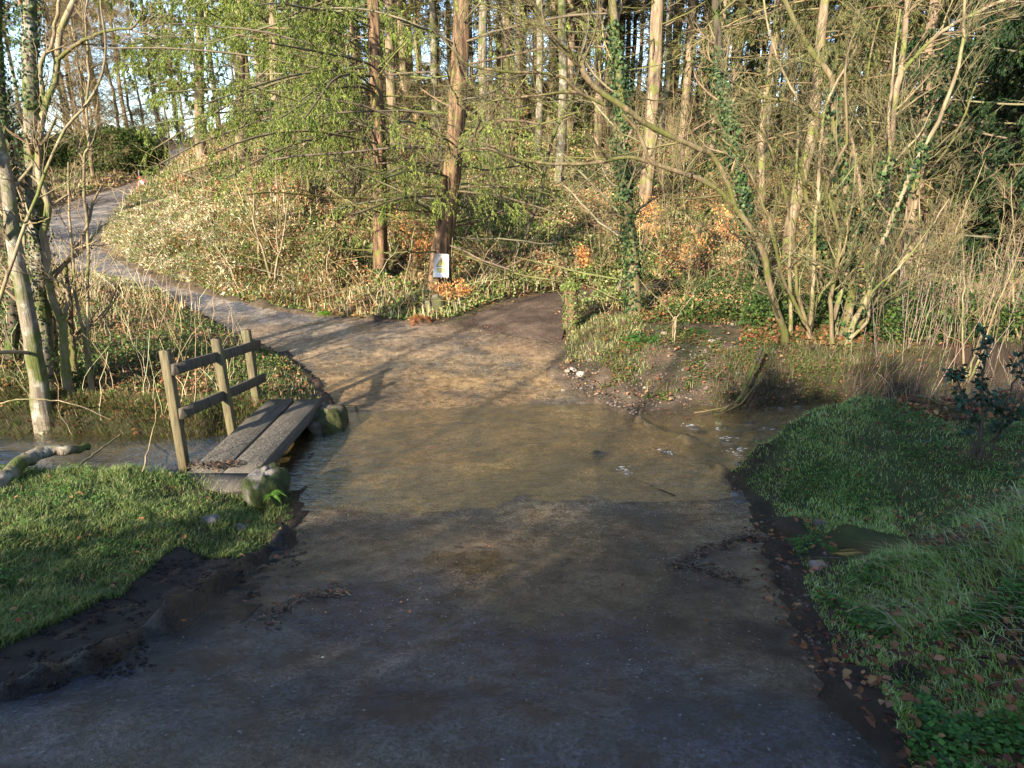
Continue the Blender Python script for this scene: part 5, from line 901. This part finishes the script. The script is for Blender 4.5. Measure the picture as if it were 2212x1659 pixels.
for a in [(895, 480, 16.5, 1.3, .6, 'orange-leaved beech sapling left of the sign tree, the larger'), (905, 525, 15.5, .9, .35, 'orange-leaved beech sapling low behind the sign tree'), (948, 625, 12.5, .55, .34, 'orange-leaved beech sapling hanging just under the warning notice'), (1006, 622, 12.7, .28, .30, 'sparse orange-leaved sapling right of the warning notice'), (1260, 545, 14.5, .4, .3, 'small orange-leaved sapling behind and above the stump'), (1490, 530, 13.5, 1.2, .5, 'wide orange-leaved beech sapling right of the ivy-clad tree'), (1130, 225, 34, 2.6, 2.2, 'orange-leaved beech high on the slope against the trunks'), (1395, 460, 17, .7, .9, 'orange-leaved sapling at the foot of the pale trunk on the slope'), (1590, 480, 13, .8, .6, 'pale orange-leaved sapling beside the dark leaning trunk'), (1880, 420, 16, .7, .8, 'brown-leaved sapling deep behind the tangled clump'), (430, 240, 36, 2.0, 2.4, 'rust-leaved sapling near the top of the lane')]: beech(*a)
# holly
c = PZ(2125, 960, .6); t = thing('holly_bush', 'small glossy blue-green holly bush rising among the dead stalks at the right', 'bush', (c[0], c[1], hgt(c[0], c[1]))); A, G = Acc(), Acc(); s = np.linspace(0, 1, 10)[:, None]
P, R = st(*[(np.array([c[0], c[1], t.location.z - .05]) + s * np.array([dx, dy, dz]) + rng.normal(size=(10, 3)) * .012, np.linspace(.012, .004, 10)) for dx, dy, dz in [(-.1, .1, 1.15), (.25, 0, .7), (-.3, .05, .8), (.1, -.1, .9), (.0, .2, .75)]]); tubes(A, P, R, 5, (.10, .08, .06)); P1, R1 = grow(P, R, 9, .4, 1, .12, .3, .6, 1.3, .05, .1, 5); tubes(A, P1, R1, 3, (.10, .08, .06))
pos, tan, _ = along(P1, 13, .1, 1); m = len(pos); nor = rvec(m); nor[:, 2] += 1.0; d = nrm(np.cross(nor, rvec(m))); s_ = .055 * rng.uniform(.6, 1.2, m); cards(G, pos, d, s_, s_ * .6, pal(m, ((.02, .055, .035), (.035, .08, .05), (.02, .045, .025))), nrm(nor)); A.build('stem', M['twig'], t); G.build('foliage', M['ivy'], t)
# evergreen bush beside the climbing lane
t_loc = onp(235, 38.5); t = thing('roadside_bush', 'rounded dark green bush beside the top of the climbing lane', 'bush', t_loc); G, A = Acc(), Acc(); 
m = 26000; v = rvec(m); r_ = rng.uniform(.55, 1, m) ** .5; pos = t_loc + v * r_[:, None] * np.array([3.2, 1.6, 1.4]) * (.75 + .5 * fbm(v[:, 0] * 3, v[:, 2] * 3 + v[:, 1], 1.2, 351)[:, None]) + np.array([0, 0, .8]); cards(G, pos, rvec(m), .13, .09, pal(m, ((.05, .09, .025), (.08, .12, .03), (.13, .15, .05)))); G.build('foliage', M['leaf'], t)
for k in range(7): tubes(A, cr([t_loc + [rng.normal() * .3, 0, -.2], t_loc + [rng.normal() * 1.6, rng.normal() * .5, 1.6]], 6), np.linspace(.03, .01, 6), 4, (.15, .1, .07))
A.build('branches', M['twig'], t)
# ivy-covered stump
b = onpx(1232, 712); M_st = M['fir']; top = PY(1232, 622, b[1]); t = thing('tree_stump', 'upright ivy-topped broken stump standing at the mouth of the dirt path', 'stump', b); A = Acc(); P = cr([b - [0, 0, .1], b + [.01, 0, .3], top], 14); tubes(A, P, np.r_[.16, .14, np.full(12, .115)], 14); n0 = A.n; A.add(np.vstack([P[-1] + [0, 0, .02]]), None); 
th = np.arange(14); A.f3.append(np.stack([np.full(14, n0), (n0 - 14) + th, (n0 - 14) + (th + 1) % 14], 1)); A.build('trunk', M['fir'], t, smooth=True)
A = Acc(); ivy(A, P, np.full(14, .115), 800, .035, .02, cols=((.09, .12, .03), (.13, .16, .045), (.06, .09, .03)), clump=True); v = rvec(900); v[:, 2] = np.abs(v[:, 2]); cards(A, P[-1] + v * np.array([.16, .16, .12]) * rng.random((900, 1)) ** .4 + [0, 0, -.03], rvec(900), .035, .03, pal(900, ((.14, .18, .05), (.20, .24, .07), (.09, .13, .03)))); A.build('ivy', M['ivy'], t)
# fence posts in the undergrowth
for (px, y0, y1, w_, Y, lab) in [(1061, 638, 566, 9, 13.9, 'pale thin fence post right of the warning notice'), (1151, 592, 548, 6, 15.3, 'thin grey fence post beyond the dirt path'), (1244, 606, 538, 5, 14.2, 'mossy thin fence post rising behind the stump'), (1512, 548, 480, 6, 15.2, 'slim grey fence post in the scrub right of the ivy-clad tree')]:
    b = PY(px, y0, Y); g = float(hgt(b[0], b[1])); A = Acc(); beam(A, (b[0], b[1], min(g, b[2]) - .2), PY(px + 1, y1, Y), w_ / F * Y, w_ / F * Y, up=(0, 1, 0), seg=3, jit=.003); tag(A.build('fence_post', M['post'], loc=(b[0], b[1], g)), lab, 'fence post', 'fence posts in the undergrowth')
# exposed rock and roots under the sign tree
b = onpx(945, 682); rock('bank_stone', (b[0], b[1] + .1, b[2] + .12), (.26, .2, .40), 133, (.20, .17, .13), (.09, .09, .04), 'upright grey stone exposed in the bank below the warning notice', 'stone'); b = onpx(925, 684); rock('bank_stone', (b[0], b[1] + .1, b[2] + .1), (.18, .15, .28), 134, (.22, .20, .14), (.11, .11, .06), 'pale lichened stone left of the upright one below the warning notice', 'stone')
# ------------------------------------------------------------------ signs
def flat(name, col, rough=.5):
    m, t, p = newmat(name); n = noise(t, 14, 4, objco(t)); t.links.new(mixc(t, col, tuple(q * .85 for q in col), n.outputs[0]), p.inputs['Base Color']); p.inputs['Roughness'].default_value = rough; return m
M['white'] = flat('white_panel', (.9, .9, .9), .4); M['yellow'] = flat('yellow_ink', (.78, .70, .22)); M['faint'] = flat('faded_yellow_ink', (.70, .70, .34)); M['black'] = flat('black_ink', (.05, .04, .05)); M['red'] = flat('red_reflective', (.75, .08, .07), .4); M['grey'] = flat('grey_metal', (.35, .35, .37), .4)
def prism(acc, pts, y0, y1):
    n = len(pts); V = [(x, y0, z) for x, z in pts] + [(x, y1, z) for x, z in pts]; V = np.array(V); c0 = V[:n].mean(0); c1 = V[n:].mean(0); V = np.vstack([V, c0, c1]); k = np.arange(n); k2 = (k + 1) % n
    acc.add(V, np.stack([k, k2, n + k2, n + k], 1), np.concatenate([np.stack([k, k2, np.full(n, 2 * n)], 1), np.stack([n + k2, n + k, np.full(n, 2 * n + 1)], 1)]))
def place(o, parent):
    o.parent = parent; return o
cS = PY(953, 574, 12.88); sg = thing('warning_notice', 'white warning notice with yellow hazard triangle and exclamation mark nailed to the thick conifer', 'sign', cS); sg.rotation_euler = (0, radians(2.5), radians(3))
def spart(name, mat, fn):
    A = Acc(); fn(A); me_o = A.build(name, mat); me_o.parent = sg; return me_o
Wd, Hd = .288 / 2, .448 / 2
spart('board', M['white'], lambda A: prism(A, [(-Wd, -Hd), (Wd, -Hd), (Wd, Hd), (-Wd, Hd)], -.004, .004))
spart('board_edge', M['grey'], lambda A: [A.box((0, -.0055, -Hd + .004), (2 * Wd, .003, .008)), A.box((0, -.0055, Hd - .004), (2 * Wd, .003, .004))])
spart('hazard_triangle', M['black'], lambda A: prism(A, [(-.095, -.02), (.092, -.015), (0, .160)], -.0062, -.0042))
spart('triangle_field', M['yellow'], lambda A: prism(A, [(-.078, -.009), (.076, -.005), (0, .138)], -.0085, -.0064))
spart('exclamation_mark', M['black'], lambda A: [prism(A, [(-.006, .038), (.006, .038), (.011, .105), (-.011, .105)], -.0105, -.0087), prism(A, [(.009 * cos(a), .018 + .009 * sin(a)) for a in np.arange(10) * .6283], -.0105, -.0087)])
spart('text_panel', M['faint'], lambda A: prism(A, [(-.075, -.135), (.082, -.135), (.082, -.045), (-.075, -.045)], -.0062, -.0042))
spart('text_lines', M['yellow'], lambda A: [A.box((.003, -.0075, z_), (w_, .002, .007)) for z_, w_ in [(-.062, .12), (-.078, .13), (-.094, .10), (-.112, .12)]])
spart('nail', M['black'], lambda A: [A.box((.0, -.008, -Hd + .012), (.006, .008, .02))])
c = PY(304, 396, 30.0); rs = thing('road_sign', 'tilted folding red-bordered white triangular sign at the edge of the climbing lane', 'sign', (c[0], c[1], float(hgt(c[0], c[1])))); rs.rotation_euler = (radians(-8), 0, radians(-12))
zc = c[2] - rs.location.z
def tri(r, cx, cz, rot): return [(cx + r * sin(a + rot), cz + r * cos(a + rot)) for a in (0, 2.094, 4.189)]
def rpart(name, mat, fn): A = Acc(); fn(A); o = A.build(name, mat); o.parent = rs
rot = -.28; rpart('sign_border', M['red'], lambda A: prism(A, tri(.36, 0, zc, rot), -.012, 0)); rpart('sign_face', M['white'], lambda A: prism(A, tri(.24, 0, zc, rot), -.02, -.0125)); rpart('faded_symbol', M['grey'], lambda A: [prism(A, [(-.06, zc - .09), (.06, zc - .07), (.09, zc - .02), (.02, zc - .04), (-.02, zc - .03)], -.024, -.0205)])
rpart('frame', M['grey'], lambda A: [beam(A, (-.08, .02, zc + .1), (-.12, .02, zc + .55), .05, .02), beam(A, (-.25, .03, -.05), (-.1, .03, zc + .35), .03, .03), beam(A, (.25, .03, -.05), (-.05, .03, zc + .3), .03, .03), beam(A, (0, .5, -.05), (-.08, .05, zc + .3), .03, .03)])
# ------------------------------------------------------------------ fallen wood
A = Acc(); P = cr([PZ(-40, 1085, .38), PZ(15, 1028, .42), PZ(60, 990, .44), PZ(100, 974, .44), PZ(145, 973, .42), PZ(188, 964, .38)], 30) + rng.normal(size=(30, 3)) * .006; R = np.interp(np.linspace(0, 1, 30), [0, .3, .6, 1], [.062, .058, .048, .03]) * (1 + .1 * (vn(np.arange(30), 0 * np.arange(30), .35) - .5)); tubes(A, P, R, 16); V_ = A.v[0].reshape(30, 16, 3); A.v[0] = (P[:, None] + (V_ - P[:, None]) * (.85 + .3 * fbm(np.arange(30)[:, None] * .4 + V_[..., 0] * 4, V_[..., 2] * 9 + V_[..., 1] * 5, 1.1, 411))[..., None]).reshape(-1, 3); tag(A.build('fallen_log', M['ash'], loc=tuple(P[0]), smooth=True), 'knobbly pale log with dark underside lying at the left edge by the stream', 'log')
def stick(name, pts, w0, w1, mat, lab, cat='branch', tw=3, group=None):
    P = cr(np.array(pts), 20) + rng.normal(size=(20, 3)) * .004; d = depth(P[0, 1], P[0, 2]); R = np.linspace(w0, w1, 20) * .5 / F * d; A = Acc(); tubes(A, P, R, 6, (.3, .24, .16))
    if tw: P1, R1 = grow(P[None], R[None], tw, .2, 1, .15, .5, .4, .9, .0, .1, 6, rf=.6, rel=False); tubes(A, P1, R1, 4, (.3, .24, .16))
    tag(A.build(name, mat, loc=tuple(P[0])), lab, cat, group)
stick('fallen_branch', [PZ(1646, 753, .6), PZ(1626, 797, .45), PZ(1603, 853, .22), PZ(1583, 872, .12), PZ(1556, 888, .04)], 8, 4, M['dark'], 'dark fallen branch leaning down the far bank into the water', tw=0)
stick('fallen_branch', [PZ(1655, 808, .38), PZ(1640, 822, .32), PZ(1605, 866, .16), PZ(1585, 876, .10), PZ(1500, 892, .02)], 3.5, 2, M['moss'], 'paler mossy branch crossing the dark one at the water edge', tw=3)
stick('pole', [PZ(172, 1004, .12), PZ(262, 938, .08)], 5, 4, M['pale'], 'straight thin pole lying at the left end of the stream', 'pole', tw=0)
stick('fallen_branch', [PY(390, 372, 25), PY(467, 352, 25), PY(553, 338, 25.5), PY(620, 330, 26)], 7, 4, M['pale'], 'long pale fallen branch across the slope near the top of the lane', tw=4)
stick('fallen_branch', [PY(395, 375, 24), PY(450, 395, 23), PY(430, 440, 21.5)], 5, 3, M['pale'], 'pale fallen branch angled down the bank beside the climbing lane', tw=3)
stick('fallen_branch', [PY(700, 400, 18), PY(800, 470, 16.6), PY(850, 505, 16.2)], 4, 2, M['pale'], 'thin pale dead branch caught behind the slender conifer', tw=3)
stick('fallen_branch', [PY(1730, 455, 20), PY(1810, 452, 20)], 8, 7, M['pale'], 'short pale fallen log seen through the tangled clump', tw=0)
stick('fallen_branch', [PZ(1830, 1322, .62), PZ(1858, 1308, .68), PZ(1895, 1308, .72), PZ(1925, 1322, .74)], 4, 2, M['pale'], 'thin curved twig lying in the grass at the near right', tw=0)
stick('fallen_branch', [PZ(1560, 800, .33) , PZ(1545, 815, .3)], 3, 2, M['pale'], 'short broken twig on the far bank', tw=1)
stick('grass_stem', [PZ(308, 1020, .36), PY(325, 950, 4.95), PY(336, 900, 4.9), PY(336, 860, 4.85)], 3, 2, M['pale'], 'single long pale stem standing at the stream edge left of the footbridge', 'plant stem', tw=0)
stick('bramble_cane', [PZ(0, 870, .45), PY(60, 862, 6.2), PY(150, 870, 6.2), PY(240, 905, 6.3)], 3, 2, M['pale'], 'thin arching pale cane in front of the left-hand trunks', 'cane', tw=0)
# debris on the lane and on the bridge
def debris(name, poly, n, L, spreadm, z, lab, cols=((.10, .07, .05), (.24, .18, .12), (.045, .035, .03))):
    A = Acc(); poly = np.array(poly); c_ = cr(poly, 40)[rng.integers(0, 40, n)] + np.c_[rng.normal(size=(n, 2)) * spreadm, np.zeros(n)]; a = rng.normal(size=n) * .7; l = L * rng.uniform(.3, 1.2, n); s = np.linspace(-.5, .5, 4)[None, :, None]
    c_[:, 2] += z + rng.random(n) * .02; P = c_[:, None] + np.stack([np.cos(a), np.sin(a), rng.normal(size=n) * .1], 1)[:, None] * l[:, None, None] * s + rng.normal(size=(n, 4, 3)) * .004; tubes(A, P, np.full((n, 4), .0022), 3, pal(n, cols)); m = n // 2; q = c_[:m] + rng.normal(size=(m, 3)) * .006; cards(A, q, rvec(m) * [1, 1, .3], .03, .02, pal(m, ((.10, .06, .04), (.05, .035, .03), (.2, .09, .05))))
    return tag(A.build(name, M['twig'], kind='stuff'), lab, kind='stuff')
debris('twig_debris', [PZ(1460, 1232, .24), PZ(1520, 1195, .2), PZ(1600, 1168, .15), PZ(1640, 1166, .13)], 240, .07, .026, .008, 'wrack of dark twigs and leaves washed onto the right of the lane')
debris('twig_debris', [PZ(1470, 1230, .24), PZ(1540, 1245, .27), PZ(1590, 1255, .3)], 90, .10, .05, .012, 'loose straw and twigs below the wrack line on the lane')
debris('twig_debris', [PZ(560, 1370, .5), PZ(640, 1310, .4), PZ(740, 1275, .36)], 160, .05, .045, .010, 'crumbs of dark debris on the left of the lane')
debris('leaf_debris', [(-2.62, 5.1, DZ + .03), (-2.45, 5.12, DZ + .02), (-2.3, 5.18, DZ + .01)], 160, .06, .03, .01, 'clump of dead leaves and twigs on the footbridge by the nearest post')
# mud clods in the ruts
A = Acc(); 
gravel(12000, lambda x, y: (x < -.9) & (y < 4.1) & (samp(RSD, x, y) > -.35) & (samp(RSD, x, y) < .5) & (fbm(x, y, 4, 371) > .42), 1.5, 4.1, -200, 620, .006, .030, 'dark wet clods of mud in the wheel ruts at the left', ((.02, .016, .015), (.028, .022, .02), (.038, .03, .026)), minrd=-1)

# sky glints on the broken water of the riffle, painted as pale cards
A = Acc()
for cx_, cy_, n_, sp_x in [(1494, 918, 16, .05), (1562, 945, 12, .06), (1590, 972, 18, .06), (1545, 925, 6, .05), (1600, 985, 10, .05), (1435, 975, 12, .05), (1340, 1012, 10, .035), (1350, 1022, 8, .03), (1640, 925, 6, .05), (1040, 1000, 0, .1)]:
    if not n_: continue
    p = PZ(cx_, cy_, .02); q = p + rng.normal(size=(n_, 3)) * [sp_x, sp_x * .5, .004]; a = rng.normal(size=n_) * .5; d = np.stack([np.cos(a), np.sin(a), rng.normal(size=n_) * .15], 1); cards(A, q, d, rng.uniform(.02, .07, n_), rng.uniform(.004, .012, n_), (.50, .55, .62), np.tile([0, 0, 1.], (n_, 1)) + .3 * rvec(n_))
tag(A.build('riffle_glints', M['leaf'], kind='stuff'), 'small painted sky glints on the broken water of the riffle at the right of the ford', kind='stuff')

# shallow puddles in the muddy edge of the lane
M['puddle'] = watermat('puddle_water', (.8, .76, .66), .25)
def rdz(x, y):
    q = np.array([[x, y]]); dl, il, tl = seg_dist(q, RL[:, :2], False); dr, ir, tr2 = seg_dist(q, RR[:, :2], False); return float((RL[il, 2] * dr + RR[ir, 2] * dl)[0] / (dl + dr)[0])
for k, (px, py, rx, ry, lab) in enumerate([(235, 1478, .17, .09, 'shallow puddle reflecting the sky in the mud at the left, the nearer one'), (330, 1392, .10, .05, 'small bright puddle in the mud at the left, the farther one'), (1010, 1215, .22, .12, 'thin film of water on the lane in front of the ford')]):
    p = PZ(px, py, .45)
    for _ in range(6): p = PZ(px, py, float(hgt(p[0], p[1])) if k < 2 else rdz(p[0], p[1]))
    if k < 2: zz = max(float(hgt(p[0], p[1])), rdz(p[0], p[1])) 
    else: zz = rdz(p[0], p[1])
    A = Acc(); a = np.arange(40) / 40 * 6.283; r = .6 + .8 * vn(np.cos(a) * 2 + k * 3, np.sin(a) * 2, 1.2, 401); V = np.stack([p[0] + rx * r * np.cos(a), p[1] + ry * r * np.sin(a), np.full(40, zz + .012)], 1); V = np.vstack([V, [[p[0], p[1], zz + .012]]]); A.add(V, None, np.stack([np.arange(40), (np.arange(40) + 1) % 40, np.full(40, 40)], 1)); o = A.build('puddle', M['puddle'], kind='structure')

# churned mud at the left edge of the lane
mx = np.arange(-4.2, -1.0, .022); my = np.arange(1.2, 4.25, .022); MX, MY = np.meshgrid(mx, my, indexing='ij'); r_ = samp(RSD, MX, MY); tread = np.sin((MX * .75 + MY * .66) * 75 + 3 * vn(MX, MY, 4))
msk = sst(-.42, -.15, r_) * sst(.55, .35, r_ + .25 * (fbm(MX, MY, 4, 421) - .5)) * sst(4.2, 3.7, MY) * sst(1.2, 1.4, MY); n_ = fbm(MX, MY, 6, 431, 5)
ins = np.where(r_ < -.08, .165, np.where(r_ < .06, .165 * (.06 - r_) / .14, 0))
edge_ = sst(-.40, .0, r_); z_ = hgt(MX, MY) + ins * 1.0 - .035 + msk * (.010 + (n_ - .46) * .05 * (.25 + .75 * edge_)) - msk * sst(.06, .0, np.abs(r_ - .20)) * (.03 - .010 * tread) + msk * sst(.05, .0, np.abs(r_ - .32)) * .02
nx_, ny_ = MX.shape; i, j = np.meshgrid(np.arange(nx_ - 1), np.arange(ny_ - 1), indexing='ij'); f = np.stack([i * ny_ + j, (i + 1) * ny_ + j, (i + 1) * ny_ + j + 1, i * ny_ + j + 1], -1).reshape(-1, 4)
keep = msk.ravel()[f].min(1) > .02; cm = mix(np.array([.018, .015, .014]), np.array([.055, .042, .03]), sst(.4, .6, fbm(MX, MY, 3, 441)).ravel()[:, None]); z_ = z_ + msk * ((fbm(MX, MY, 22, 471, 3) - .5) * .035 + np.maximum(0, fbm(MX, MY, 12, 473, 3) - .55) * .12); A = Acc(); A.add(np.stack([MX, MY, z_], -1), f[keep], col=cm); A.build('mud', M['mud'], smooth=True, kind='structure')

weeds(26000, 7.5, 10.8, 1300, 1900, lambda x, y: samp(RSD, x, y) > .3, .035, 'low weeds and moss dotted over the earth mound of the far bank', ((.07, .12, .03), (.12, .16, .04), (.22, .12, .06)))

gravel(5000, lambda x, y: (samp(PSD, x, y) < .1) & (samp(RSD, x, y) > -.3), 9.5, 15, 950, 1550, .008, .04, 'brown grit and small stones on the dirt path', ((.20, .14, .10), (.13, .09, .07), (.28, .22, .17), (.09, .06, .045)), minrd=-9)
# cream and green leafy tufts on the cut bank
A = Acc(); x, y, z = scat(120000, 12.5, 24, 120, 760, ok=lambda x, y: (samp(RSD, x, y) < 3.4) & (samp(RSD, x, y) > .1)); k = rng.random(len(x)) < palez(x, y); x, y, z = x[k], y[k], z[k]; m = len(x); t_ = fbm(x * 1.5 + y, y * .6, 2.2, 451)
d = grad(x, y) * .6 + rvec(m) * .7; s = rng.uniform(.03, .09, m); cards(A, np.stack([x, y, z + .16 * rng.random(m)], 1), d, s, s * .45, np.where((t_ + .2 * rng.random(m) > .56)[:, None], pal(m, ((.14, .20, .05), (.20, .25, .07), (.09, .13, .03), (.32, .16, .08))), pal(m, ((.70, .64, .46), (.60, .54, .34), (.48, .42, .24), (.34, .18, .09)))))
tag(A.build('undergrowth', M['leaf'], kind='stuff'), 'pale and mossy tufts on the steep cut bank beside the lane', kind='stuff')
# trickle in the rill on the right bank
R3 = cr(np.c_[rill, 0 * rill[:, 0]], 50); tn_ = nrm(np.gradient(R3, axis=0)); nn_ = np.stack([-tn_[:, 1], tn_[:, 0], 0 * tn_[:, 0]], 1); wv = np.linspace(-.11, .11, 5)[None, :, None]; V = R3[:, None] + nn_[:, None] * wv; zc_ = hgt(R3[:, 0], R3[:, 1]) + .035; V[..., 2] = zc_[:, None]
i, j = np.meshgrid(np.arange(49), np.arange(4), indexing='ij'); f = np.stack([i * 5 + j, i * 5 + j + 1, (i + 1) * 5 + j + 1, (i + 1) * 5 + j], -1).reshape(-1, 4); A = Acc(); A.add(V[6:40].reshape(-1, 3), f[(f.max(1) < 34 * 5)]); A.build('rill_water', M['puddle'], smooth=True, kind='structure')

# hanging dead grass and stems on the steep side of the nearest bank
A = Acc(); n_h = 1700; x = rng.uniform(1.75, 3.2, n_h); y = rng.uniform(1.3, 3.4, n_h); z = hgt(x, y); g = grad(x, y); gl = np.linalg.norm(g, axis=1); k = (gl > .45) & (samp(RSD, x, y) > .3); x, y, z, g = x[k], y[k], z[k], nrm(g[k]); m = len(x); h_ = rng.uniform(.08, .26, m)
blades(A, np.stack([x, y, z + .03], 1), h_ * .3, .005, g * h_[:, None] * .8 + rng.normal(size=(m, 3)) * .06 * [1, 1, 0], pal(m, ((.30, .26, .15), (.20, .22, .09), (.38, .34, .2), (.16, .24, .08))))
tag(A.build('dry_grass', M['grass'], kind='stuff'), 'long pale grass hanging down the side of the nearest right bank', kind='stuff')
# ================================================================== trees on the slope behind the viewpoint: they shade the foreground
def shade_tree(x, y, hh, cr_, z0, n, size, seed):
    global rng; rng = np.random.default_rng(seed); z = float(hgt(x, y)); t = thing('roadside_tree', 'tree on the near slope beside the lane, %s' % {0: 'tall', 1: 'leafy', 2: 'spreading', 3: 'evergreen'}[seed % 4], 'tree', (x, y, z), 'trees on the near slope')
    P = np.stack([x + np.cumsum(rng.normal(size=16) * .05), y + np.cumsum(rng.normal(size=16) * .05), np.linspace(z - .3, z + hh, 16)], 1); R = np.linspace(.2, .04, 16) if n else np.linspace(.075, .02, 16); A = Acc(); tubes(A, P, R, 8); A.build('trunk', M['dark'], t, smooth=True)
    B, G = Acc(), Acc(); P1, R1 = grow(P[None], R[None], 40 if n else 60, z0 / hh, .98, cr_ * .6, cr_ * 1.1, .8, 1.5, .03, .1, 8, rf=.35); tubes(B, P1, R1, 4); P1[:, :, 1] = np.minimum(P1[:, :, 1], -2.6); P2, R2 = grow(P1, R1, 6, .2, 1, .4, 1.1, .4, 1.1, .0, .15, 5, rf=.5); tubes(B, P2, R2, 3)
    pos, tan, _ = along(P2, n // len(P2), 0, 1); m = len(pos)
    if m: cards(G, pos + rng.normal(size=(m, 3)) * .15, tan + rvec(m), size, size * .6, pal(m, [(.04, .07, .02), (.06, .09, .03)])); B.build('branches', M['twig'], t)
    if m: G.build('crown', M['leaf'], t)
for a in SHADE: shade_tree(*a)
